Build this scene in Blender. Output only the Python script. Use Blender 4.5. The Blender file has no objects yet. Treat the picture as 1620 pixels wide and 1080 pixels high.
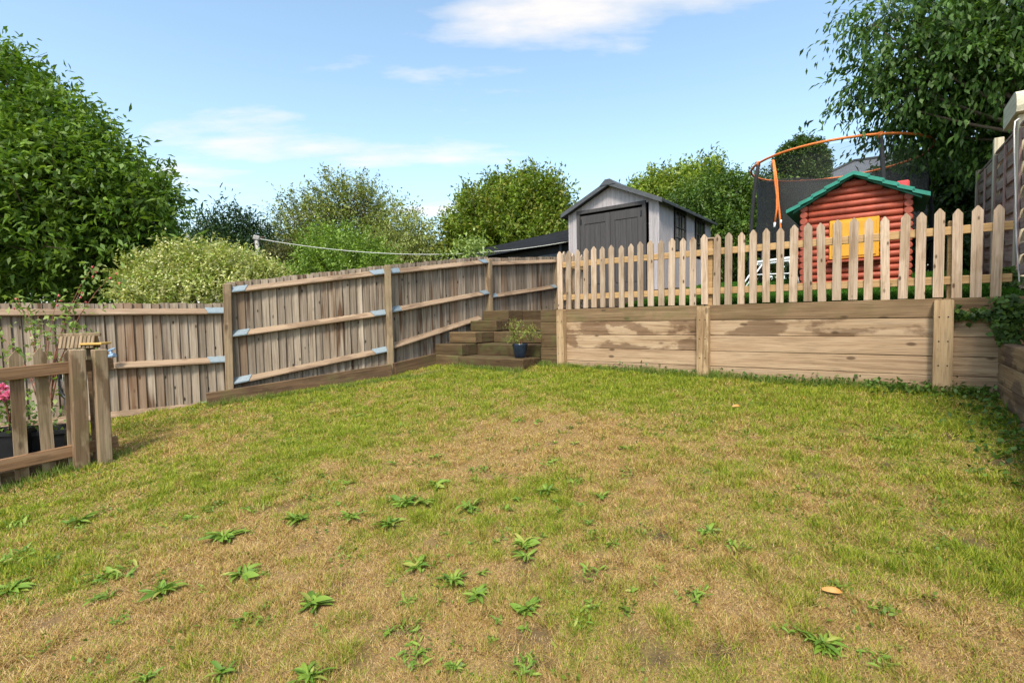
import bpy, bmesh, math, random
import numpy as np
from mathutils import Vector, Matrix, Euler

random.seed(7)
RNG = np.random.default_rng(11)
R = math.radians
scene = bpy.context.scene
COL = scene.collection

# ------------------------------------------------------------------ camera
EYE = 1.636
FPX = 790.0                      # focal length in pixels of the 1620 px wide photograph
PITCH, ROLL = R(2.9), R(-1.2)
CAM_M = Matrix.Translation((0, 0, EYE)) @ Euler((R(90) - PITCH, 0, 0)).to_matrix().to_4x4() @ Matrix.Rotation(ROLL, 4, 'Z')
cam_d = bpy.data.cameras.new('camera')
cam_d.sensor_width = 36.0
cam_d.lens = FPX / 1620.0 * 36.0
cam_d.clip_start = 0.05
cam_d.clip_end = 3000
cam = bpy.data.objects.new('camera', cam_d)
COL.objects.link(cam)
cam.matrix_world = CAM_M
scene.camera = cam

# ------------------------------------------------------------------ sky, sun, exposure
SUN_EL = R(54)
SUN_H = Vector((-0.22, -0.975, 0)).normalized()      # horizontal direction towards the sun
world = bpy.data.worlds.new('World')
scene.world = world
world.use_nodes = True
wt = world.node_tree
wt.nodes.clear()
wo = wt.nodes.new('ShaderNodeOutputWorld')
bg = wt.nodes.new('ShaderNodeBackground')
bg.inputs['Strength'].default_value = 0.15
sky = wt.nodes.new('ShaderNodeTexSky')
sky.sky_type = 'NISHITA'
sky.sun_disc = False
sky.sun_elevation = SUN_EL
sky.sun_rotation = math.atan2(SUN_H.x, SUN_H.y)
sky.air_density = 1.0
sky.dust_density = 1.6
sky.ozone_density = 1.2
tc = wt.nodes.new('ShaderNodeTexCoord')
sep = wt.nodes.new('ShaderNodeSeparateXYZ')
wt.links.new(tc.outputs['Generated'], sep.inputs[0])
def wmath(op, a, b=None, clamp=False):
    n = wt.nodes.new('ShaderNodeMath'); n.operation = op; n.use_clamp = clamp
    for i, x in enumerate((a, b)):
        if x is None: continue
        if isinstance(x, (int, float)): n.inputs[i].default_value = x
        else: wt.links.new(x, n.inputs[i])
    return n.outputs[0]
zz = wmath('ADD', wmath('MAXIMUM', sep.outputs[2], 0.0), 0.10)
comb = wt.nodes.new('ShaderNodeCombineXYZ')
wt.links.new(wmath('DIVIDE', sep.outputs[0], zz), comb.inputs[0])
wt.links.new(wmath('DIVIDE', sep.outputs[1], zz), comb.inputs[1])
cmap = wt.nodes.new('ShaderNodeMapping')
cmap.inputs['Location'].default_value = (0.23, 1.31, 0.0)
cmap.inputs['Scale'].default_value = (0.45, 1.0, 1.0)
wt.links.new(comb.outputs[0], cmap.inputs[0])
cn = wt.nodes.new('ShaderNodeTexNoise')
cn.inputs['Scale'].default_value = 1.05
cn.inputs['Detail'].default_value = 8
cn.inputs['Roughness'].default_value = 0.56
wt.links.new(cmap.outputs[0], cn.inputs['Vector'])
cr = wt.nodes.new('ShaderNodeValToRGB')
cr.color_ramp.elements[0].position = 0.525
cr.color_ramp.elements[1].position = 0.625
wt.links.new(cn.outputs['Fac'], cr.inputs[0])
cn2 = wt.nodes.new('ShaderNodeTexNoise')
cn2.inputs['Scale'].default_value = 2.3
cn2.inputs['Detail'].default_value = 5
wt.links.new(cmap.outputs[0], cn2.inputs['Vector'])
ccol = wt.nodes.new('ShaderNodeMix'); ccol.data_type = 'RGBA'
ccol.inputs['A'].default_value = (2.9, 2.85, 2.85, 1)
ccol.inputs['B'].default_value = (4.0, 3.65, 3.3, 1)
wt.links.new(cn2.outputs['Fac'], ccol.inputs['Factor'])
cmix = wt.nodes.new('ShaderNodeMix'); cmix.data_type = 'RGBA'
wt.links.new(wmath('MULTIPLY', cr.outputs[0], 0.9), cmix.inputs['Factor'])
tint = wt.nodes.new('ShaderNodeMix'); tint.data_type = 'RGBA'; tint.blend_type = 'MULTIPLY'
tint.inputs['Factor'].default_value = 1.0
tint.inputs['B'].default_value = (0.98, 1.06, 0.97, 1)
wt.links.new(sky.outputs[0], tint.inputs['A'])
# pale summer haze towards the horizon, the same all round
hz = wt.nodes.new('ShaderNodeMix'); hz.data_type = 'RGBA'
hfac = wmath('MULTIPLY', wmath('POWER', 2.718, wmath('MULTIPLY', wmath('MAXIMUM', sep.outputs[2], 0.0), -5.5)), 0.66)
wt.links.new(hfac, hz.inputs['Factor'])
wt.links.new(tint.outputs['Result'], hz.inputs['A'])
hz.inputs['B'].default_value = (3.05, 3.05, 2.95, 1)
wt.links.new(hz.outputs['Result'], cmix.inputs['A'])
wt.links.new(ccol.outputs['Result'], cmix.inputs['B'])
wt.links.new(cmix.outputs['Result'], bg.inputs[0])
wt.links.new(bg.outputs[0], wo.inputs[0])

sun_d = bpy.data.lights.new('sun', 'SUN')
sun_d.energy = 2.25
sun_d.angle = R(11.0)
sun_d.color = (1.0, 0.93, 0.82)
sun = bpy.data.objects.new('sun', sun_d)
COL.objects.link(sun)
sdir = Vector((SUN_H.x * math.cos(SUN_EL), SUN_H.y * math.cos(SUN_EL), math.sin(SUN_EL)))
sun.rotation_euler = sdir.to_track_quat('Z', 'Y').to_euler()
sun.location = sdir * 60

scene.view_settings.view_transform = 'Standard'
scene.view_settings.look = 'None'
scene.view_settings.exposure = 1.12
scene.view_settings.gamma = 1.0
scene.view_settings.use_curve_mapping = False

# ------------------------------------------------------------------ frames and helpers
def P(u, v, d):
    """the point that stands at depth d (metres) on the ray of photograph pixel (u, v)"""
    return CAM_M @ Vector(((u - 810) / FPX * d, -(v - 540) / FPX * d, -d))
E1 = Vector((0.805, -0.593, 0)).normalized()
E2 = Vector((-E1.y, E1.x, 0))
ANG = math.atan2(E1.y, E1.x)
O = Vector((0.82, 7.9, 0))
def W(s, t, z=0.0):
    """garden frame: s along the retaining wall, t behind it, z height relative to the eye"""
    return Vector((O.x + E1.x * s + E2.x * t, O.y + E1.y * s + E2.y * t, EYE + z))
def to_st(p):
    q = Vector((p[0] - O.x, p[1] - O.y, 0)); return q.dot(E1), q.dot(E2)

class VNoise:
    def __init__(self, seed, n=64):
        self.g = np.random.default_rng(seed).random((n, n)); self.n = n
    def one(self, x, y):
        xi = np.floor(x).astype(int); yi = np.floor(y).astype(int)
        fx = x - xi; fy = y - yi
        fx = fx * fx * (3 - 2 * fx); fy = fy * fy * (3 - 2 * fy)
        n = self.n; g = self.g
        a = g[xi % n, yi % n]; b = g[(xi + 1) % n, yi % n]
        c = g[xi % n, (yi + 1) % n]; d = g[(xi + 1) % n, (yi + 1) % n]
        return (a * (1 - fx) + b * fx) * (1 - fy) + (c * (1 - fx) + d * fx) * fy
    def fbm(self, x, y, o=4):
        s = 0; a = 0.5; t = 0
        for i in range(o):
            s = s + a * self.one(x * 2 ** i + 17.3 * i, y * 2 ** i + 5.1 * i); t += a; a *= 0.55
        return s / t
VN1, VN2, VN3 = VNoise(1), VNoise(2), VNoise(3)

def lawn_z(x, y):
    x = np.asarray(x, float); y = np.asarray(y, float)
    return 0.054 * x + 0.099 * y + 0.05 * (VN1.fbm(x * 0.7 + 30, y * 0.7 + 30, 3) - 0.5) + 0.02 * (VN2.fbm(x * 3 + 30, y * 3 + 30, 2) - 0.5)
def terrace_z(t):
    return EYE + 0.07 + 0.12 * min(t, 4.2) + 0.05 * max(0, t - 4.2)
def lawn_hit(u, v):
    o = CAM_M.translation; d = (P(u, v, 1.0) - o)
    lo, hi = 0.5, 20
    for i in range(40):
        m = (lo + hi) / 2; p = o + d * m
        if p.z > float(lawn_z(p.x, p.y)): lo = m
        else: hi = m
    p = o + d * lo
    return Vector((p.x, p.y, float(lawn_z(p.x, p.y))))

def tag(o, label=None, cat=None, group=None, kind=None):
    if label: o['label'] = label
    if cat: o['category'] = cat
    if group: o['group'] = group
    if kind: o['kind'] = kind
    return o
def thing(name, label, cat, loc=(0, 0, 0), rz=0, group=None):
    o = bpy.data.objects.new(name, None)
    o.empty_display_size = 0.2
    COL.objects.link(o)
    o.location = loc; o.rotation_euler = (0, 0, rz)
    return tag(o, label, cat, group)
def put(name, me, mat=None, parent=None, loc=(0, 0, 0), rot=(0, 0, 0), scale=None):
    o = bpy.data.objects.new(name, me)
    COL.objects.link(o)
    if mat is not None and len(me.materials) == 0: me.materials.append(mat)
    elif mat is not None and me.materials[0] is not mat:
        o.material_slots[0].link = 'OBJECT'; o.material_slots[0].material = mat
    o.parent = parent
    o.location = loc
    if isinstance(rot, Matrix): o.rotation_euler = rot.to_euler()
    else: o.rotation_euler = rot
    if scale: o.scale = scale
    return o
def me_from(verts, faces, name='mesh', smooth=False):
    me = bpy.data.meshes.new(name)
    me.from_pydata([tuple(v) for v in verts], [], faces)
    me.update()
    if smooth:
        me.polygons.foreach_set('use_smooth', [True] * len(me.polygons))
    return me
_boxes = {}
def cbox(lx, ly, lz, b=0.006, tagk=''):
    """chamfered box centred on the origin"""
    k = (round(lx, 3), round(ly, 3), round(lz, 3), round(b, 4), tagk)
    if k in _boxes: return _boxes[k]
    bm = bmesh.new()
    bmesh.ops.create_cube(bm, size=1)
    for v in bm.verts: v.co = Vector((v.co.x * lx, v.co.y * ly, v.co.z * lz))
    if b > 0:
        bmesh.ops.bevel(bm, geom=bm.edges[:], offset=min(b, 0.4 * min(lx, ly, lz)), segments=1, affect='EDGES')
    bmesh.ops.recalc_face_normals(bm, faces=bm.faces)
    me = bpy.data.meshes.new('timber'); bm.to_mesh(me); bm.free()
    _boxes[k] = me
    return me
def prism(poly, y0, y1, name='prism'):
    """polygon in x,z extruded along y (polygon counter-clockwise seen from -y)"""
    n = len(poly)
    vs = [(x, y0, z) for x, z in poly] + [(x, y1, z) for x, z in poly]
    fs = [tuple(range(n)), tuple(range(2 * n - 1, n - 1, -1))]
    for i in range(n):
        j = (i + 1) % n
        fs.append((i, n + i, n + j, j))
    bm = bmesh.new()
    bv = [bm.verts.new(v) for v in vs]
    for f in fs: bm.faces.new([bv[i] for i in f])
    bmesh.ops.recalc_face_normals(bm, faces=bm.faces)
    me = bpy.data.meshes.new(name); bm.to_mesh(me); bm.free()
    return me
def tube(pts, rad, n=8, closed=False, caps=True, smooth=True, name='tube'):
    pts = [Vector(p) for p in pts]
    m = len(pts)
    rads = rad if isinstance(rad, (list, tuple)) else [rad] * m
    vs = []; fs = []
    up = Vector((0, 0, 1))
    prev = None
    for i, p in enumerate(pts):
        if closed: d = pts[(i + 1) % m] - pts[i - 1]
        else: d = pts[min(i + 1, m - 1)] - pts[max(i - 1, 0)]
        d.normalize()
        if prev is None:
            a = d.cross(up)
            if a.length < 1e-3: a = d.cross(Vector((1, 0, 0)))
        else:
            a = prev - d * prev.dot(d)
        a.normalize(); prev = a
        b = d.cross(a)
        for k in range(n):
            th = 2 * math.pi * k / n
            vs.append(p + (a * math.cos(th) + b * math.sin(th)) * rads[i])
    mm = m if closed else m - 1
    for i in range(mm):
        for k in range(n):
            k2 = (k + 1) % n; i2 = (i + 1) % m
            fs.append((i * n + k, i * n + k2, i2 * n + k2, i2 * n + k))
    if caps and not closed:
        fs.append(tuple(range(n - 1, -1, -1)))
        fs.append(tuple((m - 1) * n + k for k in range(n)))
    me = me_from(vs, fs, name)
    if smooth:
        for p in me.polygons: p.use_smooth = len(p.vertices) == 4
    return me
def lathe(prof, n=24, name='lathe'):
    vs = []; fs = []
    for r, z in prof:
        for k in range(n):
            a = 2 * math.pi * k / n
            vs.append((r * math.cos(a), r * math.sin(a), z))
    for i in range(len(prof) - 1):
        for k in range(n):
            k2 = (k + 1) % n
            fs.append((i * n + k, i * n + k2, (i + 1) * n + k2, (i + 1) * n + k))
    return me_from(vs, fs, name, True)
def frame_rot(x, z_hint=Vector((0, 0, 1))):
    x = x.normalized()
    y = z_hint.cross(x); y.normalize()
    z = x.cross(y)
    return Matrix((x, y, z)).transposed()
def beam(name, A, B, w, h, mat, root, b=0.005, ext=0.0):
    """a timber from A to B (world points), w wide and h high, as a part of root (an unrotated root)"""
    A = Vector(A); B = Vector(B)
    L = (B - A).length + ext
    me = cbox(L, w, h, b, mat.name)
    return put(name, me, mat, root, (A + B) / 2 - root.location, frame_rot(B - A))

# ------------------------------------------------------------------ materials
def newmat(name):
    m = bpy.data.materials.new(name); m.use_nodes = True
    return m, m.node_tree, m.node_tree.nodes['Principled BSDF']
def node(nt, t, **kw):
    n = nt.nodes.new(t)
    for k, v in kw.items():
        if k in n.inputs: n.inputs[k].default_value = v
        else: setattr(n, k, v)
    return n
def mixc(nt, fac, a, b, blend='MIX'):
    n = nt.nodes.new('ShaderNodeMix'); n.data_type = 'RGBA'; n.blend_type = blend
    for key, x in (('Factor', fac), ('A', a), ('B', b)):
        if isinstance(x, (int, float)): n.inputs[key].default_value = x
        elif isinstance(x, tuple): n.inputs[key].default_value = (*x, 1) if len(x) == 3 else x
        else: nt.links.new(x, n.inputs[key])
    return n.outputs['Result']
def fmath(nt, op, a, b=0.0, clamp=False):
    n = nt.nodes.new('ShaderNodeMath'); n.operation = op; n.use_clamp = clamp
    for i, x in enumerate((a, b)):
        if isinstance(x, (int, float)): n.inputs[i].default_value = x
        else: nt.links.new(x, n.inputs[i])
    return n.outputs[0]
def ramp(nt, fac, stops, interp='LINEAR'):
    n = nt.nodes.new('ShaderNodeValToRGB')
    n.color_ramp.interpolation = interp
    els = n.color_ramp.elements
    while len(els) < len(stops): els.new(0.5)
    for e, (p, c) in zip(els, stops):
        e.position = p
        e.color = (c, c, c, 1) if isinstance(c, (int, float)) else (*c, 1)
    nt.links.new(fac, n.inputs[0])
    return n.outputs[0]

def wood(name, axis, light, mid, dark, across=22.0, along=0.8, stain=0.0, stain_col=(0.1, 0.06, 0.035), var=0.35,
         knots=0.6, stain_scale=1.6, stain_lo=0.52, stain_hi=0.57, moss=0.0, rough=0.85, streak=0.0, knot_scale=1.3, odd=None):
    m, nt, bsdf = newmat(name)
    t = node(nt, 'ShaderNodeTexCoord')
    oi = node(nt, 'ShaderNodeObjectInfo')
    rnd = oi.outputs['Random']
    off = nt.nodes.new('ShaderNodeCombineXYZ')
    nt.links.new(fmath(nt, 'MULTIPLY', rnd, 91.7), off.inputs[0])
    nt.links.new(fmath(nt, 'MULTIPLY', rnd, 57.3), off.inputs[1])
    nt.links.new(fmath(nt, 'MULTIPLY', rnd, 33.1), off.inputs[2])
    add = node(nt, 'ShaderNodeVectorMath', operation='ADD')
    nt.links.new(t.outputs['Object'], add.inputs[0]); nt.links.new(off.outputs[0], add.inputs[1])
    vec = add.outputs[0]
    mp = node(nt, 'ShaderNodeMapping')
    mp.inputs['Scale'].default_value = tuple(along if i == axis else across for i in range(3))
    nt.links.new(vec, mp.inputs[0])
    # wavering grain
    gn = node(nt, 'ShaderNodeTexNoise', Scale=1.0, Detail=6.0, Roughness=0.62, Distortion=0.55)
    nt.links.new(mp.outputs[0], gn.inputs['Vector'])
    col = ramp(nt, gn.outputs['Fac'], [(0.28, dark), (0.46, mid), (0.64, light), (0.8, mid)])
    # fine fibre
    mpf = node(nt, 'ShaderNodeMapping')
    mpf.inputs['Scale'].default_value = tuple(along * 5 if i == axis else across * 5 for i in range(3))
    nt.links.new(vec, mpf.inputs[0])
    fn = node(nt, 'ShaderNodeTexNoise', Scale=1.0, Detail=3.0, Roughness=0.6)
    nt.links.new(mpf.outputs[0], fn.inputs['Vector'])
    col = mixc(nt, 1.0, col, ramp(nt, fn.outputs['Fac'], [(0.32, 0.62), (0.5, 1.0), (0.7, 1.12)]), 'MULTIPLY')
    # broad tone
    bn = node(nt, 'ShaderNodeTexNoise', Scale=2.2, Detail=3.0)
    nt.links.new(vec, bn.inputs['Vector'])
    col = mixc(nt, ramp(nt, bn.outputs['Fac'], [(0.35, 0.0), (0.7, 0.5)]), col, mid)
    if streak > 0:
        mp2 = node(nt, 'ShaderNodeMapping')
        mp2.inputs['Scale'].default_value = tuple(0.9 if i == axis else 13.0 for i in range(3))
        nt.links.new(vec, mp2.inputs[0])
        sn = node(nt, 'ShaderNodeTexNoise', Scale=1.0, Detail=2.0, Roughness=0.5)
        nt.links.new(mp2.outputs[0], sn.inputs['Vector'])
        col = mixc(nt, fmath(nt, 'MULTIPLY', ramp(nt, sn.outputs['Fac'], [(0.56, 0.0), (0.68, 1.0)]), streak), col, stain_col)
    if stain > 0:
        mp3 = node(nt, 'ShaderNodeMapping')
        mp3.inputs['Scale'].default_value = tuple(1.0 if i == axis else 2.4 for i in range(3))
        nt.links.new(vec, mp3.inputs[0])
        st = node(nt, 'ShaderNodeTexNoise', Scale=stain_scale, Detail=5.0, Roughness=0.55)
        nt.links.new(mp3.outputs[0], st.inputs['Vector'])
        wet = tuple(min(1.0, s_ / m_) for s_, m_ in zip(stain_col, mid))
        col = mixc(nt, fmath(nt, 'MULTIPLY', ramp(nt, st.outputs['Fac'], [(stain_lo, 0.0), (stain_hi, 1.0)]), stain), col, mixc(nt, 1.0, col, wet, 'MULTIPLY'))
    if knots > 0:
        mp4 = node(nt, 'ShaderNodeMapping')
        mp4.inputs['Scale'].default_value = tuple(2.2 if i == axis else 5.0 for i in range(3))
        nt.links.new(vec, mp4.inputs[0])
        vo = node(nt, 'ShaderNodeTexVoronoi', Scale=knot_scale)
        nt.links.new(mp4.outputs[0], vo.inputs['Vector'])
        kn = ramp(nt, vo.outputs['Distance'], [(0.09, 1.0), (0.16, 0.0)])
        sc = node(nt, 'ShaderNodeSeparateColor')
        nt.links.new(vo.outputs['Color'], sc.inputs[0])
        kn = fmath(nt, 'MULTIPLY', kn, ramp(nt, sc.outputs[0], [(0.30, 0.0), (0.36, 1.0)]))
        col = mixc(nt, fmath(nt, 'MULTIPLY', kn, knots), col, tuple(c * 0.35 for c in dark))
    if moss > 0:
        mn = node(nt, 'ShaderNodeTexNoise', Scale=3.4, Detail=5.0, Roughness=0.6)
        nt.links.new(vec, mn.inputs['Vector'])
        col = mixc(nt, fmath(nt, 'MULTIPLY', ramp(nt, mn.outputs['Fac'], [(0.5, 0.0), (0.66, 1.0)]), moss), col, (0.10, 0.11, 0.035))
    if odd:                                            # a few boards of darker, younger timber
        col = mixc(nt, fmath(nt, 'MULTIPLY', ramp(nt, fmath(nt, 'FRACT', fmath(nt, 'MULTIPLY', rnd, 7.31)), [(0.72, 0.0), (0.9, 1.0)]), 0.6), col, odd)
    # each piece its own tone
    br = fmath(nt, 'ADD', fmath(nt, 'MULTIPLY', rnd, var), 1.0 - var / 2)
    mul = node(nt, 'ShaderNodeVectorMath', operation='SCALE')
    nt.links.new(col, mul.inputs[0]); nt.links.new(br, mul.inputs['Scale'])
    nt.links.new(mul.outputs[0], bsdf.inputs['Base Color'])
    bsdf.inputs['Roughness'].default_value = rough
    bsdf.inputs['Specular IOR Level'].default_value = 0.2
    bp = node(nt, 'ShaderNodeBump', Strength=0.45, Distance=0.006)
    nt.links.new(gn.outputs['Fac'], bp.inputs['Height'])
    nt.links.new(bp.outputs[0], bsdf.inputs['Normal'])
    return m

def plain(name, c, rough=0.5, metal=0.0, noise=0.12, nscale=14.0, bump=0.15, spec=0.5):
    m, nt, bsdf = newmat(name)
    t = node(nt, 'ShaderNodeTexCoord')
    n1 = node(nt, 'ShaderNodeTexNoise', Scale=nscale, Detail=5.0, Roughness=0.6)
    nt.links.new(t.outputs['Object'], n1.inputs['Vector'])
    lo = tuple(x * (1 - noise * 1.6) for x in c); hi = tuple(min(1, x * (1 + noise)) for x in c)
    nt.links.new(ramp(nt, n1.outputs['Fac'], [(0.3, lo), (0.7, hi)]), bsdf.inputs['Base Color'])
    bsdf.inputs['Roughness'].default_value = rough
    bsdf.inputs['Metallic'].default_value = metal
    bsdf.inputs['Specular IOR Level'].default_value = spec
    if bump:
        bp = node(nt, 'ShaderNodeBump', Strength=bump, Distance=0.004)
        nt.links.new(n1.outputs['Fac'], bp.inputs['Height']); nt.links.new(bp.outputs[0], bsdf.inputs['Normal'])
    return m

def attr_mat(name, rough=0.55, trans=0.3, spec=0.3, tint=(1, 1, 1)):
    m, nt, bsdf = newmat(name)
    a = node(nt, 'ShaderNodeAttribute', attribute_name='col')
    c = a.outputs['Color']
    if tint != (1, 1, 1): c = mixc(nt, 1.0, c, tint, 'MULTIPLY')
    nt.links.new(c, bsdf.inputs['Base Color'])
    bsdf.inputs['Roughness'].default_value = rough
    bsdf.inputs['Specular IOR Level'].default_value = spec
    if trans > 0:
        tr = node(nt, 'ShaderNodeBsdfTranslucent')
        nt.links.new(mixc(nt, 1.0, c, (1.25, 1.3, 0.6), 'MULTIPLY'), tr.inputs[0])
        mx = node(nt, 'ShaderNodeMixShader'); mx.inputs[0].default_value = trans
        out = nt.nodes['Material Output']
        nt.links.new(bsdf.outputs[0], mx.inputs[1]); nt.links.new(tr.outputs[0], mx.inputs[2])
        nt.links.new(mx.outputs[0], out.inputs[0])
    return m

M = {}
M['board'] = wood('weathered_board', 2, (0.375, 0.305, 0.24), (0.245, 0.19, 0.14), (0.085, 0.055, 0.035), across=26, along=0.7,
                  stain_col=(0.085, 0.045, 0.024), var=0.55, knots=0.95, streak=0.95, knot_scale=2.0, odd=(0.17, 0.095, 0.052))
M['rail'] = wood('fence_rail', 0, (0.36, 0.26, 0.175), (0.27, 0.185, 0.12), (0.13, 0.08, 0.048), var=0.2, stain=0.45, knots=0.4)
M['post'] = wood('fence_post', 2, (0.36, 0.265, 0.165), (0.27, 0.19, 0.115), (0.13, 0.085, 0.05), var=0.2, stain=0.5, knots=0.6, moss=0.25)
M['gravel'] = wood('dark_gravel_board', 0, (0.17, 0.105, 0.06), (0.11, 0.065, 0.035), (0.05, 0.03, 0.018), var=0.3, stain=0.4,
                   stain_col=(0.04, 0.025, 0.015), knots=0.3, moss=0.35)
M['sleeper'] = wood('pale_sleeper', 0, (0.47, 0.33, 0.21), (0.37, 0.245, 0.148), (0.16, 0.092, 0.05), across=19, along=0.9, var=0.2,
                    knots=0.75, stain=0.0)
M['sleeper_stained'] = wood('stained_sleeper', 0, (0.48, 0.345, 0.225), (0.38, 0.255, 0.152), (0.175, 0.1, 0.055), across=19, along=0.9, var=0.15,
                    knots=0.75, stain=0.8, stain_col=(0.165, 0.092, 0.05), stain_scale=2.3, stain_lo=0.43, stain_hi=0.485)
M['sleeper_spot'] = wood('spotted_sleeper', 0, (0.48, 0.345, 0.225), (0.38, 0.255, 0.152), (0.175, 0.1, 0.055), across=19, along=0.9, var=0.15,
                    knots=0.75, stain=0.8, stain_col=(0.15, 0.085, 0.046), stain_scale=1.7, stain_lo=0.53, stain_hi=0.585)
M['sleeper_top'] = wood('damp_top_sleeper', 0, (0.31, 0.21, 0.12), (0.21, 0.13, 0.07), (0.095, 0.055, 0.03), across=17, along=0.55, var=0.15,
                    knots=0.6, stain=0.7, stain_col=(0.16, 0.10, 0.05), stain_scale=1.3, stain_lo=0.42, stain_hi=0.56, moss=0.4)
M['step'] = wood('step_sleeper', 0, (0.12, 0.075, 0.04), (0.075, 0.045, 0.022), (0.03, 0.018, 0.009), across=15, along=0.6, var=0.4, knots=0.4,
                 stain=0.5, stain_col=(0.07, 0.045, 0.022), moss=0.55)
M['flank'] = wood('flank_sleeper', 0, (0.16, 0.105, 0.055), (0.105, 0.066, 0.033), (0.045, 0.029, 0.014), across=15, along=0.6, var=0.5, knots=0.4,
                  stain=0.4, stain_col=(0.10, 0.065, 0.03), moss=0.6)
M['picket'] = wood('pale_picket', 2, (0.53, 0.405, 0.30), (0.42, 0.305, 0.215), (0.24, 0.15, 0.09), across=24, along=0.9, stain=0.5, stain_col=(0.28, 0.185, 0.11), var=0.5, knots=0.95, knot_scale=2.2)
M['picket_rail'] = wood('picket_rail', 0, (0.52, 0.34, 0.17), (0.43, 0.265, 0.12), (0.27, 0.15, 0.065), var=0.15, knots=0.6)
M['old_picket'] = wood('old_picket', 2, (0.40, 0.30, 0.195), (0.28, 0.195, 0.12), (0.13, 0.085, 0.048), across=20, var=0.3, knots=0.6,
                       stain=0.7, stain_col=(0.11, 0.06, 0.03), stain_scale=1.5, moss=0.25)
M['old_rail'] = wood('old_rail', 0, (0.33, 0.20, 0.115), (0.24, 0.135, 0.07), (0.12, 0.065, 0.034), var=0.2, knots=0.6, stain=0.4)
M['panel_slat'] = wood('lap_slat', 0, (0.46, 0.335, 0.28), (0.34, 0.235, 0.19), (0.16, 0.1, 0.08), var=0.4, knots=0.3)
M['panel_batten'] = wood('lap_batten', 2, (0.40, 0.27, 0.235), (0.31, 0.20, 0.175), (0.16, 0.095, 0.085), var=0.2, knots=0.3)
M['panel_post'] = wood('lap_post', 2, (0.68, 0.60, 0.44), (0.58, 0.50, 0.35), (0.36, 0.29, 0.19), var=0.15, knots=0.5, moss=0.15)
M['side_sleeper'] = wood('side_sleeper', 0, (0.36, 0.25, 0.15), (0.26, 0.17, 0.095), (0.12, 0.075, 0.04), across=17, along=0.55, var=0.2,
                         knots=0.5, stain=0.8, stain_col=(0.09, 0.06, 0.045), stain_scale=1.4, stain_lo=0.46, stain_hi=0.52)
M['galv'] = plain('galvanised_steel', (0.22, 0.27, 0.30), 0.5, 0.3, 0.1, 30)
M['shed_wall'] = wood('shed_grey_plank', 2, (0.46, 0.42, 0.43), (0.40, 0.36, 0.37), (0.32, 0.285, 0.29), across=30, along=0.6, var=0.08, knots=0, rough=0.7)
M['shed_door'] = wood('shed_charcoal', 2, (0.085, 0.078, 0.078), (0.068, 0.062, 0.062), (0.05, 0.046, 0.046), across=30, var=0.12, knots=0, rough=0.65)
M['shed_roof'] = plain('shed_roof_plastic', (0.075, 0.078, 0.085), 0.55, 0, 0.15, 20)
M['shed_glass'] = plain('shed_window', (0.012, 0.012, 0.013), 0.12, 0, 0.1, 5, 0)
M['red'] = plain('red_plastic', (0.35, 0.068, 0.034), 0.55, 0, 0.2, 7, 0.1, 0.35)
M['red_end'] = plain('red_plastic_dull', (0.32, 0.062, 0.032), 0.6, 0, 0.2, 9, 0.1)
M['yellow'] = plain('yellow_plastic', (0.70, 0.34, 0.022), 0.5, 0, 0.12, 6, 0.05)
M['green'] = plain('green_plastic', (0.02, 0.23, 0.16), 0.5, 0, 0.12, 9, 0.1)
M['orange'] = plain('orange_sleeve', (0.75, 0.19, 0.035), 0.6, 0, 0.2, 40)
M['black'] = plain('black_plastic', (0.012, 0.012, 0.014), 0.5, 0, 0.2, 12)
M['foam'] = plain('black_foam', (0.018, 0.018, 0.02), 0.9, 0, 0.3, 30)
M['white_metal'] = plain('white_metal', (0.75, 0.76, 0.77), 0.35, 0, 0.04, 8, 0.05)
M['white_cable'] = plain('white_cable', (0.72, 0.68, 0.66), 0.5, 0, 0.04, 8, 0)
M['cream'] = wood('cream_timber', 0, (0.66, 0.60, 0.45), (0.58, 0.52, 0.38), (0.45, 0.39, 0.27), var=0.05, knots=0.2, rough=0.7)
M['blue_pot'] = plain('blue_glaze', (0.012, 0.022, 0.045), 0.18, 0, 0.3, 10, 0.05, 0.6)
M['soil'] = plain('soil', (0.05, 0.033, 0.02), 0.95, 0, 0.4, 30, 0.6)
M['black_timber'] = wood('black_timber', 0, (0.035, 0.037, 0.043), (0.026, 0.027, 0.032), (0.014, 0.015, 0.017), var=0.3, knots=0, rough=0.7)
M['black_felt'] = plain('roof_felt', (0.045, 0.047, 0.05), 0.85, 0, 0.3, 9, 0.4)
M['grey_panel'] = plain('slate_panel', (0.075, 0.085, 0.10), 0.5, 0, 0.2, 6)
M['bark'] = wood('bark', 2, (0.16, 0.125, 0.095), (0.11, 0.083, 0.06), (0.05, 0.037, 0.027), across=14, along=2.0, var=0.2, knots=0)
M['twig'] = plain('reddish_twig', (0.25, 0.10, 0.06), 0.7, 0, 0.2, 20)
M['line'] = plain('washing_line_cord', (0.55, 0.55, 0.5), 0.6, 0, 0.1, 20, 0)
M['pole'] = plain('galvanised_pole', (0.36, 0.34, 0.32), 0.6, 0.3, 0.2, 20)
M['leaf'] = attr_mat('leaf', 0.5, 0.28, 0.35)
M['gloss_leaf'] = attr_mat('gloss_leaf', 0.5, 0.32, 0.3)
M['grass'] = attr_mat('grass_blade', 0.7, 0.3, 0.15)
M['pale_wood'] = plain('yellow_wood', (0.60, 0.36, 0.09), 0.6, 0, 0.1, 12)
M['render_wall'] = plain('rendered_wall', (0.45, 0.42, 0.38), 0.9, 0, 0.1, 4)

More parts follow.
